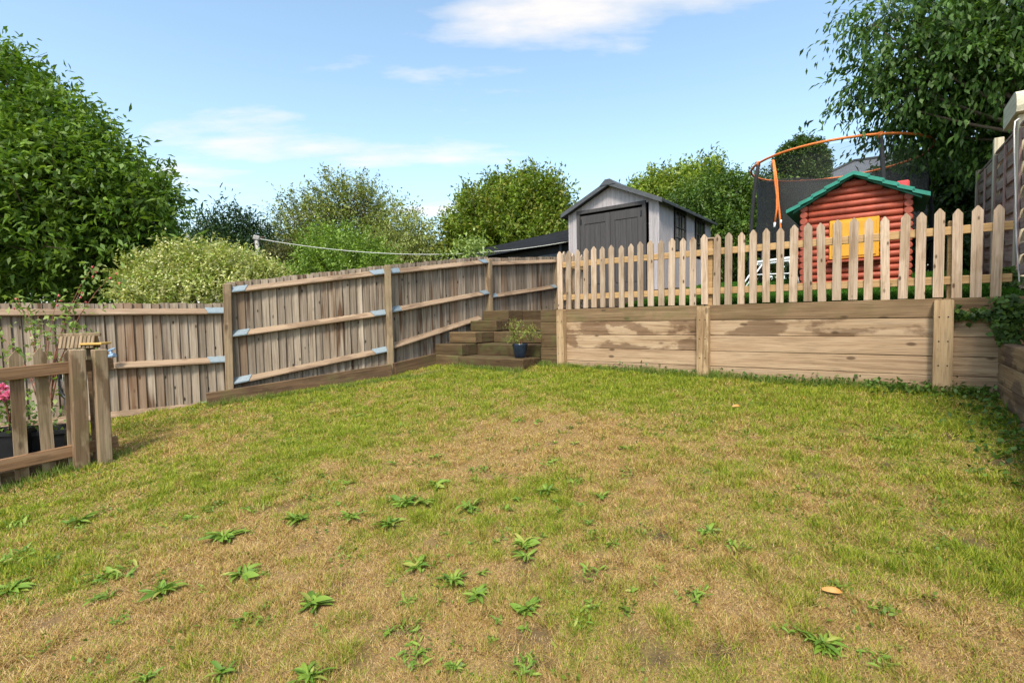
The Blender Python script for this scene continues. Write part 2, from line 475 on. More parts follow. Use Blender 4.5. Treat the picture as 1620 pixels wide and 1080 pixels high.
# roof tiles of the far house (too far to tell the tiles apart)
m, nt, bsdf = newmat('far_roof_tiles')
t = node(nt, 'ShaderNodeTexCoord')
bk = node(nt, 'ShaderNodeTexBrick', Scale=3.2)
bk.inputs['Color1'].default_value = (0.10, 0.105, 0.115, 1); bk.inputs['Color2'].default_value = (0.14, 0.145, 0.155, 1)
bk.inputs['Mortar'].default_value = (0.05, 0.05, 0.055, 1); bk.inputs['Mortar Size'].default_value = 0.03
nt.links.new(t.outputs['Object'], bk.inputs['Vector']); nt.links.new(bk.outputs['Color'], bsdf.inputs['Base Color'])
bsdf.inputs['Roughness'].default_value = 0.6
M['tiles'] = m

# trampoline net: woven mesh, see-through
m, nt, bsdf = newmat('trampoline_mesh')
bsdf.inputs['Base Color'].default_value = (0.03, 0.029, 0.029, 1); bsdf.inputs['Roughness'].default_value = 0.8
tr = node(nt, 'ShaderNodeBsdfTransparent'); mx = node(nt, 'ShaderNodeMixShader'); mx.inputs[0].default_value = 0.62
nt.links.new(tr.outputs[0], mx.inputs[1]); nt.links.new(bsdf.outputs[0], mx.inputs[2])
nt.links.new(mx.outputs[0], nt.nodes['Material Output'].inputs[0])
M['net'] = m
m = m.copy(); m.name = 'trampoline_mesh_doubled'
for n in m.node_tree.nodes:
    if n.type == 'MIX_SHADER': n.inputs[0].default_value = 0.76
M['net_dense'] = m

def ground_mat(name, c1, c2, c3, scale=3.0, attr=False):
    m, nt, bsdf = newmat(name)
    t = node(nt, 'ShaderNodeTexCoord')
    n1 = node(nt, 'ShaderNodeTexNoise', Scale=scale, Detail=8.0, Roughness=0.7)
    nt.links.new(t.outputs['Object'], n1.inputs['Vector'])
    n2 = node(nt, 'ShaderNodeTexNoise', Scale=scale * 40, Detail=3.0, Roughness=0.7)
    nt.links.new(t.outputs['Object'], n2.inputs['Vector'])
    c = ramp(nt, n1.outputs['Fac'], [(0.3, c1), (0.5, c2), (0.7, c3)])
    if attr:
        a = node(nt, 'ShaderNodeAttribute', attribute_name='col')
        c = a.outputs['Color']
    c = mixc(nt, ramp(nt, n2.outputs['Fac'], [(0.35, 0.65), (0.62, 0.0)]), c, tuple(x * 0.4 for x in c1))
    nt.links.new(c, bsdf.inputs['Base Color'])
    bsdf.inputs['Roughness'].default_value = 0.95; bsdf.inputs['Specular IOR Level'].default_value = 0.1
    bp = node(nt, 'ShaderNodeBump', Strength=0.8, Distance=0.02)
    nt.links.new(n2.outputs['Fac'], bp.inputs['Height']); nt.links.new(bp.outputs[0], bsdf.inputs['Normal'])
    return m
M['lawn'] = ground_mat('lawn_soil', (0.20, 0.15, 0.08), (0.26, 0.2, 0.1), (0.2, 0.2, 0.07), 2.0, attr=True)
M['ground'] = ground_mat('field', (0.06, 0.07, 0.025), (0.09, 0.10, 0.035), (0.12, 0.10, 0.05), 0.4)
M['turf_base'] = ground_mat('turf_base', (0.03, 0.07, 0.012), (0.045, 0.11, 0.018), (0.05, 0.12, 0.02), 3.0)
M['earth'] = ground_mat('earth', (0.05, 0.035, 0.022), (0.08, 0.055, 0.035), (0.07, 0.06, 0.03), 3.0)

# ------------------------------------------------------------------ fast quads / tris meshes
def mesh_poly(name, V, C, k):
    """V (N,k,3) polygons, C (N,3) colours -> one mesh with a colour attribute"""
    N = V.shape[0]
    me = bpy.data.meshes.new(name)
    me.vertices.add(N * k); me.vertices.foreach_set('co', V.reshape(-1).astype(np.float32))
    me.loops.add(N * k); me.loops.foreach_set('vertex_index', np.arange(N * k, dtype=np.int32))
    me.polygons.add(N); me.polygons.foreach_set('loop_start', np.arange(0, N * k, k, dtype=np.int32))
    me.update(calc_edges=True)
    at = me.color_attributes.new('col', 'FLOAT_COLOR', 'POINT')
    cc = np.ones((N, k, 4), np.float32); cc[:, :, :3] = C[:, None, :]
    at.data.foreach_set('color', cc.reshape(-1))
    return me
def norm(a): return a / (np.linalg.norm(a, axis=-1, keepdims=True) + 1e-9)
def leaves_mesh(name, base, axis, nrm, length, width, C, fold=0.18, bend=0.12):
    axis = norm(axis); side = norm(np.cross(axis, nrm)); n2 = np.cross(side, axis)
    L = length[:, None]; w = width[:, None]
    mid = base + axis * L * 0.45
    V = np.stack([base, mid + side * w * 0.5 + n2 * w * fold, base + axis * L - n2 * L * bend, mid - side * w * 0.5 + n2 * w * fold], 1)
    return mesh_poly(name, V, C, 4)
def pick_cols(rng, n, cols, jit=0.18):
    cols = np.array(cols); i = rng.integers(0, len(cols), n)
    j = rng.integers(0, len(cols), n); f = rng.random((n, 1)) * 0.6
    c = cols[i] * (1 - f) + cols[j] * f
    return c * (1 + (rng.random((n, 1)) - 0.5) * 2 * jit)
def crown_arrays(rng, lobes, n_tw, per, leaf, wid, cols, up=0.4, droop=0.3, twig=0.5, rlo=0.45, spread=0.7, uneven=0.2):
    cs = np.array([l[0] for l in lobes]); rs = np.array([l[1] for l in lobes])
    pr = (rs.prod(1)) ** (2 / 3); pr /= pr.sum()
    li = rng.choice(len(lobes), n_tw, p=pr)
    d = norm(rng.normal(size=(n_tw, 3)))
    lump = 1 + uneven * (np.sin(d[:, 0] * 7 + li * 2.1) * np.sin(d[:, 1] * 6 + li) + np.sin(d[:, 2] * 8 + li * 1.3 + d[:, 0] * 4)) * 0.7
    r = (rlo + (1.0 - rlo) * rng.random(n_tw) ** 0.6) * lump
    c = cs[li] + d * rs[li] * r[:, None]
    td = norm(d + np.array([0, 0, up]) + rng.normal(size=(n_tw, 3)) * 0.45)
    tl = twig * (0.5 + rng.random(n_tw))
    tcol = pick_cols(rng, n_tw, cols, 0.22)
    tt = (np.arange(per)[None, :] + rng.random((n_tw, per))) / per
    pos = c[:, None, :] + td[:, None, :] * (tl[:, None, None] * tt[:, :, None]) + rng.normal(size=(n_tw, per, 3)) * leaf * 0.25
    pos[:, :, 2] -= (tt ** 2) * tl[:, None] * droop * 0.35
    ax = norm(td[:, None, :] * 0.55 + rng.normal(size=(n_tw, per, 3)) * spread + np.array([0, 0, -droop]))
    nr = norm(np.array([0, 0, 1.0]) + rng.normal(size=(n_tw, per, 3)) * 0.55)
    N = n_tw * per
    L = leaf * (0.6 + 0.7 * rng.random(N)); Wd = wid * (0.65 + 0.6 * rng.random(N))
    C = np.repeat(tcol, per, 0) * (1 + (rng.random((N, 1)) - 0.5) * 0.3)
    return pos.reshape(-1, 3), ax.reshape(-1, 3), nr.reshape(-1, 3), L, Wd, C, c, td, tl
GREEN_MID = [(0.045, 0.085, 0.015), (0.075, 0.13, 0.02), (0.03, 0.06, 0.012)]
def bez(a, b, c, n=7):
    return [a * (1 - t) ** 2 + b * 2 * t * (1 - t) + c * t * t for t in [i / (n - 1) for i in range(n)]]
def ground_z(x, y):
    xx = max(-14, min(9, x)); yy = max(-6, min(15, y))
    return -0.22 + 0.054 * xx + 0.099 * yy
def tree(name, label, cat, lobes, foot, n_tw, per, leaf, wid, cols, seed, trunk_r=0.12, mat='leaf', group=None, limbs=True, base_z=None, twig_wood=0, **kw):
    rng = np.random.default_rng(seed)
    fz = ground_z(foot[0], foot[1]) if base_z is None else base_z
    root = thing(name, label, cat, (foot[0], foot[1], fz), 0, group)
    o = np.array(root.location)
    lob = [(np.array(c) - o, np.array(r)) for c, r in lobes]
    pos, ax, nr, L, Wd, C, c, td, tl = crown_arrays(rng, lob, n_tw, per, leaf, wid, cols, **kw)
    me = leaves_mesh('foliage', pos, ax, nr, L, Wd, C)
    tag(put('crown', me, M[mat], root), kind='stuff')
    if limbs:
        cen = sum((Vector(l[0]) for l in lob), Vector()) / len(lob)
        low = min(l[0][2] - l[1][2] * 0.6 for l in lob)
        fork = Vector((cen.x * 0.35, cen.y * 0.35, max(0.4, low)))
        put('trunk', tube(bez(Vector((0, 0, -0.15)), Vector((0, 0, fork.z * 0.5)), fork), [trunk_r * (1.25 - 0.09 * i) for i in range(7)], 9), M['bark'], root)
        for l, r in lob:
            e = Vector(l) + Vector((0, 0, r[2] * 0.35))
            m_ = fork + (e - fork) * 0.45 + Vector((0, 0, -0.1 * (e - fork).length))
            put('limb', tube(bez(fork, m_, e), [trunk_r * x for x in (0.62, 0.5, 0.42, 0.33, 0.25, 0.17, 0.07)], 7), M['bark'], root)
    if twig_wood:
        sel = rng.choice(n_tw, min(twig_wood, n_tw), replace=False)
        Vs = []
        for i in sel:
            a = c[i] - td[i] * tl[i] * 0.9; b = c[i] + td[i] * tl[i] * 0.9
            s = np.cross(td[i], [0.3, 0.9, 0.2]); s = s / np.linalg.norm(s) * trunk_r * 0.06
            s2 = np.cross(td[i], s)
            Vs.append([a - s, a + s, b + s * 0.3, b - s * 0.3]); Vs.append([a - s2, a + s2, b + s2 * 0.3, b - s2 * 0.3])
        V = np.array(Vs)
        tag(put('twigs', mesh_poly('twigs', V, np.tile([[0.10, 0.075, 0.055]], (len(V), 1)), 4), M['grass'], root), kind='stuff')
    return root
def lobe(u, v, d, ru, rv, rd=None):
    c = P(u, v, d); a = ru * d / FPX; b = rv * d / FPX
    return (tuple(c), (a, (a if rd is None else rd), b))

# ================================================================== THE SETTING
# big ground sheet reaching the horizon
def build_ground():
    xs = [-1500, -400, -120, -50, -25, -14, -10, -6, -3, 0, 3, 6, 9, 14, 25, 50, 120, 400, 1500]
    ys = [-1500, -300, -60, -20, -10, -6, -3, 0, 3, 6, 9, 12, 15, 22, 40, 80, 160, 400, 1500]
    vs = [(x, y, ground_z(x, y)) for y in ys for x in xs]
    n = len(xs)
    fs = [(j * n + i, j * n + i + 1, (j + 1) * n + i + 1, (j + 1) * n + i) for j in range(len(ys) - 1) for i in range(n - 1)]
    tag(put('ground', me_from(vs, fs, 'ground', True), M['ground']), kind='structure')
build_ground()

# ---- lawn
GA = Vector((-4.25, 4.84, 0))                       # foot of the picket gate's first post
g_near = GA - E2 * 7.0
f_left = P(-60, 640, 6.05); f_mid = P(365, 620, 7.3); f_bend = P(617, 590, 8.24)
POLY = [W(-1.7, 0.3), W(5.0, 0.06), W(5.02, -9.0), Vector((g_near.x, g_near.y - 3, 0)), g_near, GA - E1 * 0.02, GA + E2 * 0.30 - E1 * 0.1,
        P(120, 640, 6.55), f_mid + Vector((-0.02, 0.05, 0)), f_bend + Vector((0, 0.06, 0)), W(-2.45, -0.3)]
POLY = [(p[0], p[1]) for p in POLY]
def inside(x, y, poly=POLY):
    x = np.asarray(x); y = np.asarray(y)
    r = np.zeros(x.shape, bool)
    n = len(poly)
    for i in range(n):
        x1, y1 = poly[i]; x2, y2 = poly[(i + 1) % n]
        c = ((y1 > y) != (y2 > y)) & (x < (x2 - x1) * (y - y1) / (y2 - y1 + 1e-12) + x1)
        r ^= c
    return r
DRY = [(800, 705, 0.9, 0.50), (870, 668, 0.55, 0.3), (560, 780, 0.7, 0.28), (330, 900, 0.5, 0.30), (150, 960, 0.5, 0.3), (620, 940, 0.45, 0.2),
       (1010, 780, 0.6, 0.18), (760, 1000, 0.4, 0.22), (100, 720, 0.5, 0.18), (1180, 960, 0.4, 0.25), (1480, 1000, 0.3, 0.3), (1060, 900, 0.4, 0.2),
       (300, 690, 0.7, 0.15), (1210, 700, 0.5, 0.2), (1300, 780, 0.5, 0.18), (480, 880, 0.4, 0.25), (960, 680, 0.5, 0.2), (420, 1020, 0.35, 0.3)]
LUSH = [(560, 690, 0.9, 0.30), (1000, 610, 1.0, 0.30), (760, 600, 0.8, 0.25), (1300, 640, 0.8, 0.30), (1500, 760, 0.6, 0.18), (1580, 900, 0.5, 0.2),
        (1420, 850, 0.5, 0.08), (480, 640, 0.8, 0.25), (60, 890, 0.4, 0.3), (190, 900, 0.4, 0.25), (650, 800, 0.35, 0.3), (860, 780, 0.5, 0.2),
        (1530, 690, 0.5, 0.3), (1100, 1060, 0.3, 0.15), (800, 1060, 0.25, 0.15), (20, 830, 0.4, 0.2), (1250, 720, 0.6, 0.1)]
DRYP = [(lawn_hit(u, v), r, a) for u, v, r, a in DRY]
LUSHP = [(lawn_hit(u, v), r, a) for u, v, r, a in LUSH]
def greenness(x, y):
    g = 0.50 + 0.045 * (np.clip(y, 0, 9) - 4.2) + 0.018 * np.clip(x, -4, 5)
    g = g + 0.42 * (VN3.fbm(x * 0.9 + 40, y * 0.9 + 40, 3) - 0.5) + 0.75 * (VN2.fbm(x * 3.2 + 40, y * 3.2 + 40, 3) - 0.5) + 0.9 * (VN1.fbm(x * 9 + 40, y * 9 + 40, 2) - 0.5)
    for p, r, a in DRYP: g = g - 1.35 * a * np.exp(-((x - p.x) ** 2 + (y - p.y) ** 2) / (r * r))
    for p, r, a in LUSHP: g = g + a * np.exp(-((x - p.x) ** 2 + (y - p.y) ** 2) / (r * r))
    return np.clip(g, 0, 1)
SPOTS = [(lawn_hit(u, v), r) for u, v, r in ((850, 1003, 0.075), (1140, 1036, 0.07), (1045, 846, 0.07), (1030, 1040, 0.07), (835, 893, 0.06), (1290, 752, 0.08), (1540, 862, 0.08),
         (640, 1000, 0.05), (80, 985, 0.06), (1400, 735, 0.07), (1165, 640, 0.09), (300, 850, 0.06), (780, 755, 0.06), (1500, 690, 0.1), (380, 1060, 0.05), (1580, 730, 0.1), (530, 930, 0.05))]
def spot(x, y):
    r_ = 0 * x
    j = 0.5 + VN2.fbm(x * 14 + 70, y * 14 + 70, 2)
    for p, r in SPOTS: r_ = np.maximum(r_, np.exp(-(((x - p.x) / (r * 1.3)) ** 2 + ((y - p.y) / r) ** 2) * j * j * 1.2))
    return r_
def build_lawn():
    st = 0.09
    xs = np.arange(-9.5, 6.6, st); ys = np.arange(-4.5, 10.2, st)
    X, Y = np.meshgrid(xs, ys)
    Z = lawn_z(X, Y)
    n = len(xs)
    cx = X[:-1, :-1] + st / 2; cy = Y[:-1, :-1] + st / 2
    keep = inside(cx, cy)
    j, i = np.nonzero(keep)
    F = np.stack([j * n + i, j * n + i + 1, (j + 1) * n + i + 1, (j + 1) * n + i], 1)
    used, inv = np.unique(F, return_inverse=True)
    V = np.stack([X.ravel(), Y.ravel(), Z.ravel()], 1)[used]
    F = inv.reshape(F.shape)
    me = bpy.data.meshes.new('lawn')
    me.vertices.add(len(V)); me.vertices.foreach_set('co', V.ravel().astype(np.float32))
    me.loops.add(F.size); me.loops.foreach_set('vertex_index', F.ravel().astype(np.int32))
    me.polygons.add(len(F)); me.polygons.foreach_set('loop_start', np.arange(0, F.size, 4, dtype=np.int32))
    me.update(calc_edges=True)
    me.polygons.foreach_set('use_smooth', [True] * len(F))
    g = greenness(V[:, 0], V[:, 1])[:, None]
    soil = VN1.fbm(V[:, 0] * 6 + 50, V[:, 1] * 6 + 50, 3)[:, None]
    c = (1 - g) * np.array([[0.36, 0.225, 0.10]]) + g * np.array([[0.25, 0.235, 0.045]])
    c = c * (1 - 0.5 * np.clip((soil - 0.68) * 6, 0, 1))
    sp = spot(V[:, 0], V[:, 1])[:, None]
    c = c * (1 - sp) + np.array([[0.07, 0.045, 0.028]]) * sp
    at = me.color_attributes.new('col', 'FLOAT_COLOR', 'POINT')
    at.data.foreach_set('color', np.concatenate([c, np.ones((len(V), 1))], 1).ravel().astype(np.float32))
    tag(put('lawn', me, M['lawn']), kind='structure')
build_lawn()

def build_grass():
    rng = np.random.default_rng(5)
    N = 5200000
    x = rng.uniform(-8, 6.4, N); y = rng.uniform(0.7, 9.2, N)
    d = np.hypot(x, y)
    ok = (rng.random(N) < np.clip((2.6 / d) ** 1.7, 0, 1)) & (d > 1.0) & (np.abs(x) < y * 1.25 + 0.7)
    x, y, d = x[ok], y[ok], d[ok]
    ok = inside(x, y); x, y, d = x[ok], y[ok], d[ok]
    bare = VN1.fbm(x * 6 + 50, y * 6 + 50, 3)
    ok = rng.random(len(x)) > np.clip((bare - 0.68) * 6, 0, 0.7); x, y, d = x[ok], y[ok], d[ok]
    ok = rng.random(len(x)) > spot(x, y) * 0.95; x, y, d = x[ok], y[ok], d[ok]
    n = len(x)
    g = greenness(x, y)
    z = lawn_z(x, y)
    isg = rng.random(n) < np.clip(g * 1.05, 0.06, 0.96)
    tuft = np.clip((VN3.fbm(x * 9 + 9, y * 9 + 9, 3) - 0.25) * 1.9, 0, 1) ** 1.6
    h = np.where(isg, rng.uniform(0.018, 0.045, n), rng.uniform(0.012, 0.034, n)) * (0.45 + 1.25 * tuft) * (0.8 + 0.3 * g)
    w = np.where(isg, 0.0034, 0.0027) * rng.uniform(0.7, 1.3, n) * (1 + np.maximum(0, d - 2) * 0.33)
    h = h * (1 + np.maximum(0, d - 3) * 0.04)
    a = rng.uniform(0, 2 * np.pi, n)
    lean = np.where(isg, rng.uniform(0.2, 1.2, n), rng.uniform(0.6, 2.2, n)) * h
    b = a + rng.uniform(1.0, 2.1, n)
    base = np.stack([x, y, z - 0.002], 1)
    sd = np.stack([np.cos(b), np.sin(b), np.zeros(n)], 1) * w[:, None] * 0.5
    tip = base + np.stack([np.cos(a) * lean, np.sin(a) * lean, h], 1)
    V = np.stack([base - sd, base + sd, tip], 1)
    gc = np.array([(0.215, 0.285, 0.022), (0.30, 0.345, 0.034), (0.13, 0.20, 0.016), (0.38, 0.37, 0.055)])
    sc = np.array([(0.54, 0.355, 0.15), (0.47, 0.285, 0.105), (0.64, 0.47, 0.24), (0.27, 0.15, 0.065), (0.44, 0.36, 0.09)])
    C = np.where(isg[:, None], gc[rng.integers(0, 4, n)], sc[rng.integers(0, 5, n)]) * rng.uniform(0.75, 1.2, (n, 1))
    me = mesh_poly('grass', V, C, 3)
    o = put('grass', me, M['grass'])
    tag(o, 'short patchy lawn grass, green mixed with dry straw blades', 'grass', kind='stuff')
    return n
NGRASS = build_grass()

# ---- upper terrace (artificial turf) and the patio by the gate
def sheet(name, pts_grid, mat, kind='structure', thick=0.0):
    n = len(pts_grid[0])
    vs = [p for row in pts_grid for p in row]
    fs = [(j * n + i, j * n + i + 1, (j + 1) * n + i + 1, (j + 1) * n + i) for j in range(len(pts_grid) - 1) for i in range(n - 1)]
    return tag(put(name, me_from(vs, fs, name, True), mat), kind=kind)
ts = [0.12, 0.3, 0.7, 1.2, 2.0, 3.0, 4.2, 6, 9, 14]
sheet('terrace', [[W(s, t, terrace_z(t) - EYE - 0.02) for s in (-0.42, 1, 2.5, 4, 5.3, 7, 10)] for t in ts], M['earth'])
sheet('terrace', [[W(s, t, terrace_z(t) - EYE - 0.02) for s in (-1.05, -0.7, -0.42)] for t in [2.2] + ts[5:]], M['earth'])
sheet('path', [[W(s, t, 0.085 + 0.01 * t) for s in (-2.9, -1.7, -1.04)] for t in (1.9, 3, 4.2, 6, 9)], M['earth'])
sheet('path', [[W(s, t, 0.085 + 0.01 * t) for s in (-1.04, -0.43)] for t in (1.9, 2.1, 2.2)], M['earth'])
# turf laid over the terrace with a soft raised front edge
rows = []
for t, dz in ((0.13, -0.06), (0.14, 0.0), (0.17, 0.03), (0.25, 0.045), (0.6, 0.03), (1.2, 0.02), (2.0, 0.01), (3, 0.01), (4.2, 0.01), (6, 0.01), (8, 0.01)):
    rows.append([W(s, t, terrace_z(t) - EYE + dz) for s in np.linspace(0.95, 5.2, 12)])
sheet('turf', rows, M['turf_base'])
def build_turf():
    rng = np.random.default_rng(8); n = 90000
    s = rng.uniform(0.96, 5.15, n); t = 0.13 + rng.random(n) ** 1.6 * 5
    tz = np.array([terrace_z(q) for q in t])
    dz = np.interp(t, [0.13, 0.14, 0.17, 0.25, 0.6, 1.2, 2.0, 8], [-0.04, 0, 0.03, 0.045, 0.03, 0.02, 0.01, 0.01])
    base = np.stack([O.x + E1.x * s + E2.x * t, O.y + E1.y * s + E2.y * t, tz + dz], 1)
    a = rng.uniform(0, 6.28, n); w = 0.006
    sd = np.stack([np.cos(a), np.sin(a), 0 * a], 1) * w
    tip = base + np.stack([rng.normal(0, 0.015, n), rng.normal(0, 0.015, n), rng.uniform(0.02, 0.04, n)], 1)
    C = pick_cols(rng, n, [(0.05, 0.15, 0.012), (0.08, 0.20, 0.018), (0.035, 0.10, 0.01)])
    tag(put('turf_pile', mesh_poly('turf_pile', np.stack([base - sd, base + sd, tip], 1), C, 3), M['grass']),
        'bright green artificial turf on the upper terrace', 'turf', kind='stuff')
build_turf()
pz = float(lawn_z(-5, 5)) - 0.10
pq = [GA - E2 * 7 - E1 * 0.03, GA + E2 * 0.25 - E1 * 0.12, P(120, 640, 6.5), P(-60, 640, 6.0), P(-900, 640, 5.0)]
me = me_from([(p.x, p.y, pz) for p in pq], [tuple(range(len(pq)))], 'patio')
tag(put('patio', me, M['earth']), kind='structure')

# ---- left board fence
def build_board_fence():
    # per bay: A, B plan points (post positions), then z (relative to eye) of top rail, mid rail, bottom rail at A and B, foot at A and B
    pA = P(-160, 500, 5.85); pB = P(360, 500, 7.30); pC = P(615, 500, 8.24); pD = W(-2.52, 1.28); pE = W(-2.55, 4.05); pF = W(-2.55, 6.4)
    root = thing('board_fence', 'long weathered close-board fence with three rails along the lawn and up past the steps', 'fence', (pB.x, pB.y, EYE - 1.25))
    def rel(p, z): return Vector((p.x, p.y, EYE + z)) - root.location
    bays = [
        (pA, pB, (0.185, 0.16), (-0.56, -0.55), (-1.27, -1.19), (-1.46, -1.33)),
        (pB, pC, (0.46, 0.765), (-0.185, 0.10), (-0.88, -0.51), (-1.10, -0.85)),
        (pC, pD, (0.77, 1.135), (0.135, 0.50), (-0.46, 0.03), (-0.88, -0.72)),
        (pD, pE, (1.10, 1.36), (0.42, 0.72), (-0.3, 0.1), (-0.6, 0.0)),
        (pE, pF, (1.36, 1.5), (0.72, 0.9), (0.1, 0.3), (0.0, 0.2)),
    ]
    rnd = random.Random(3)
    wedge = {}
    for bi, (A, B, zt, zm, zb, zf) in enumerate(bays):
        A2 = Vector((A.x, A.y, 0)); B2 = Vector((B.x, B.y, 0))
        d = (B2 - A2); L = d.length; d.normalize()
        nrm = Vector((d.y, -d.x, 0))                   # towards the lawn
        yaw = math.atan2(d.y, d.x)
        pitch = 0.105 if bi < 3 else 0.11
        nb = int(round((L - 0.02) / pitch)); pitch = (L - 0.02) / nb
        for i in range(nb):
            f = (i + 0.5) / nb
            top = zt[0] + (zt[1] - zt[0]) * f + 0.115 + rnd.uniform(-0.008, 0.008)
            bot = zf[0] + (zf[1] - zf[0]) * f
            h = round((top - bot) * 20) / 20
            bw = 0.125
            k = h
            if k not in wedge:
                wedge[k] = prism([(-bw / 2, 0), (bw / 2, 0), (bw / 2, h), (-bw / 2, h)], -0.010, 0.010, 'board')
                for v in wedge[k].vertices:               # feather edge: thick on one side, thin on the other
                    if v.co.x < 0: v.co.y *= 0.35
            p = A2 + d * (0.01 + L * f) - nrm * 0.055
            put('board', wedge[k], M['board'], root, rel(p, top - h), (rnd.uniform(-0.004, 0.004), rnd.uniform(-0.006, 0.006), yaw - 0.15 + rnd.uniform(-0.05, 0.03)))
        for ri, (za, zb_) in enumerate((zt, zm, zb)):
            if bi >= 3 and ri == 2: continue
            a = rel(A2 + d * 0.05, za); b = rel(B2 - d * 0.05, zb_)
            if bi == 2 and ri == 2: b = a + (b - a) * 0.90
            # arris rail: triangular section with a sloping upper face
            Lr = (b - a).length
            tri = prism([(0, 0), (0, 0)], 0, 1) if False else None
            w_ = 0.075
            sec = [(-0.042, -0.05), (0.034, -0.038), (0.034, -0.022), (-0.042, 0.045)]   # (towards lawn, up)
            vs = [(0, -s_, z_) for s_, z_ in sec] + [(Lr, -s_, z_) for s_, z_ in sec]
            fs = [(0, 1, 2, 3), (7, 6, 5, 4)] + [(i, 4 + i, 4 + (i + 1) % 4, (i + 1) % 4) for i in range(4)]
            bm = bmesh.new(); bv = [bm.verts.new(v) for v in vs]
            for f_ in fs: bm.faces.new([bv[i] for i in f_])
            bmesh.ops.recalc_face_normals(bm, faces=bm.faces)
            me = bpy.data.meshes.new('rail'); bm.to_mesh(me); bm.free()
            r = put('rail', me, M['rail'], root, a, frame_rot(b - a))
            ends = []
            if bi == 0: ends = [Lr]
            elif bi == 1: ends = [0, Lr]
            elif bi == 2: ends = [0, Lr] if ri < 2 else []
            elif bi == 3 and ri == 1: ends = [0, Lr]
            if bi == 0 and ri == 2: ends = [Lr - 0.1]
            for e in ends:
                bl = 0.24
                x0, x1 = (e - 0.02, e + bl) if e == 0 else (e - bl, e + 0.02)
                off = 0.004
                s4 = [(-0.044, 0.053), (0.039, -0.017), (0.039, -0.034), (-0.03, -0.052)]
                tip = 0.05 if e else -0.05
                xa, xb = (x0, x1) if e else (x1, x0)
                vs = []
                for (s_, z_) in s4: vs += [(xa + (tip if s_ > 0 else 0), -s_ - off, z_ + off), (xb, -s_ - off, z_ + off)]
                me = me_from(vs, [(0, 1, 3, 2), (2, 3, 5, 4), (4, 5, 7, 6)], 'bracket')
                put('bracket', me, M['galv'], r)
    # posts
    for p, zt_, zf_ in ((pB, 0.555, -1.25), (pC, 0.87, -1.0), (pD, 1.19, -0.75), (pE, 1.4, -0.2), (pF, 1.6, 0.0), (pA, 0.35, -1.6)):
        h = zt_ - zf_
        me = cbox(0.105, 0.115, h, 0.008, 'fp')
        yaw = math.atan2(pC.y - pB.y, pC.x - pB.x) if p in (pB, pC, pA) else math.atan2(E2.y, E2.x)
        lean = 0.02 if p in (pB,) else 0.0
        put('post', me, M['post'], root, rel(p, (zt_ + zf_) / 2), (0, lean, yaw))
    # gravel boards
    nB = Vector((pC.y - pB.y, -(pC.x - pB.x), 0)).normalized()
    def gb(A, B, za, zb_, h=0.2, th=0.06, nm='gravel_board', off=0.1):
        a = rel(A, za); b = rel(B, zb_)
        dd = (b - a); n_ = Vector((dd.y, -dd.x, 0)).normalized() * off
        L = dd.length
        put(nm, cbox(L, th, h, 0.006, 'gb'), M['gravel'], root, (a + b) / 2 + n_, frame_rot(dd))
    gb(P(322, 500, 7.1), pC, -1.10, -0.845, 0.21)
    gb(pC, W(-2.45, -0.45), -0.84, -0.74, 0.22)
    gb(pA, P(335, 500, 7.2), -1.49, -1.31, 0.17, off=-0.03)
build_board_fence()

# ---- retaining wall of sleepers
def build_wall():
    base = W(0, 0, -0.95)
    root = thing('retaining_wall', 'pale timber sleeper retaining wall with dark water stains below the picket fence', 'wall', base, ANG)
    tops = [0.09, -0.112, -0.314, -0.516, -0.718]
    segs = [(0.0, 2.157), (2.157, 4.555), (4.555, 5.27)]
    for (a, b) in segs:
        for k, zt in enumerate(tops):
            b2 = b - 0.004
            L = b2 - a
            hh = 0.198 if k < 4 else 0.30
            mat = M['sleeper_top'] if k == 0 else (M['sleeper_stained'] if (k == 1 and a == 0) else (M['sleeper_spot'] if (k == 1 or (k == 2 and a == 0)) else M['sleeper']))
            put('plank', cbox(L, 0.1, hh, 0.006, 'pl%d' % k), mat, root, ((a + b2) / 2, 0.052 + 0.004 * random.uniform(-1, 1), zt - hh / 2 + 0.95), (0, random.uniform(-0.0015, 0.0015), 0))
    # short end by the steps, five ends stacked
    for k, zt in enumerate(tops):
        hh = 0.198 if k < 4 else 0.30
        put('plank', cbox(0.43, 0.1, hh, 0.008, 'pe'), M['flank'], root, (-0.222, 0.055 + 0.01 * random.uniform(-1, 1), zt - hh / 2 + 0.95))
        put('plank', cbox(0.1, 1.9, hh, 0.008, 'pr'), M['flank'], root, (-0.385, 1.057, zt - hh / 2 + 0.95 - 0.003))
    for s, w, zt in ((-0.005, 0.125, 0.085), (2.157, 0.15, 0.075), (4.555, 0.155, 0.075)):
        h = zt + 1.15
        poly = [(-w / 2, 0), (w / 2, 0), (w / 2, h - 0.012), (w / 2 - 0.012, h), (-w / 2 + 0.012, h), (-w / 2, h - 0.012)]
        o = put('post', prism(poly, -0.05, 0.05, 'post'), M['post2'], root, (s, -0.053, -0.2))
        for zz_ in (0.28, 0.55, 0.8, 1.05):
            for dx in (-0.035, 0.035):
                put('bolt', cbox(0.012, 0.006, 0.012, 0.002, 'bolt'), M['black'], o, (dx, -0.052, zz_))
M['post2'] = wood('wall_post', 2, (0.48, 0.34, 0.20), (0.38, 0.255, 0.14), (0.19, 0.115, 0.06), across=17, var=0.15, knots=0.6, stain=0.6,
                  stain_col=(0.20, 0.12, 0.06), stain_scale=1.2, stain_lo=0.5, stain_hi=0.53)
build_wall()

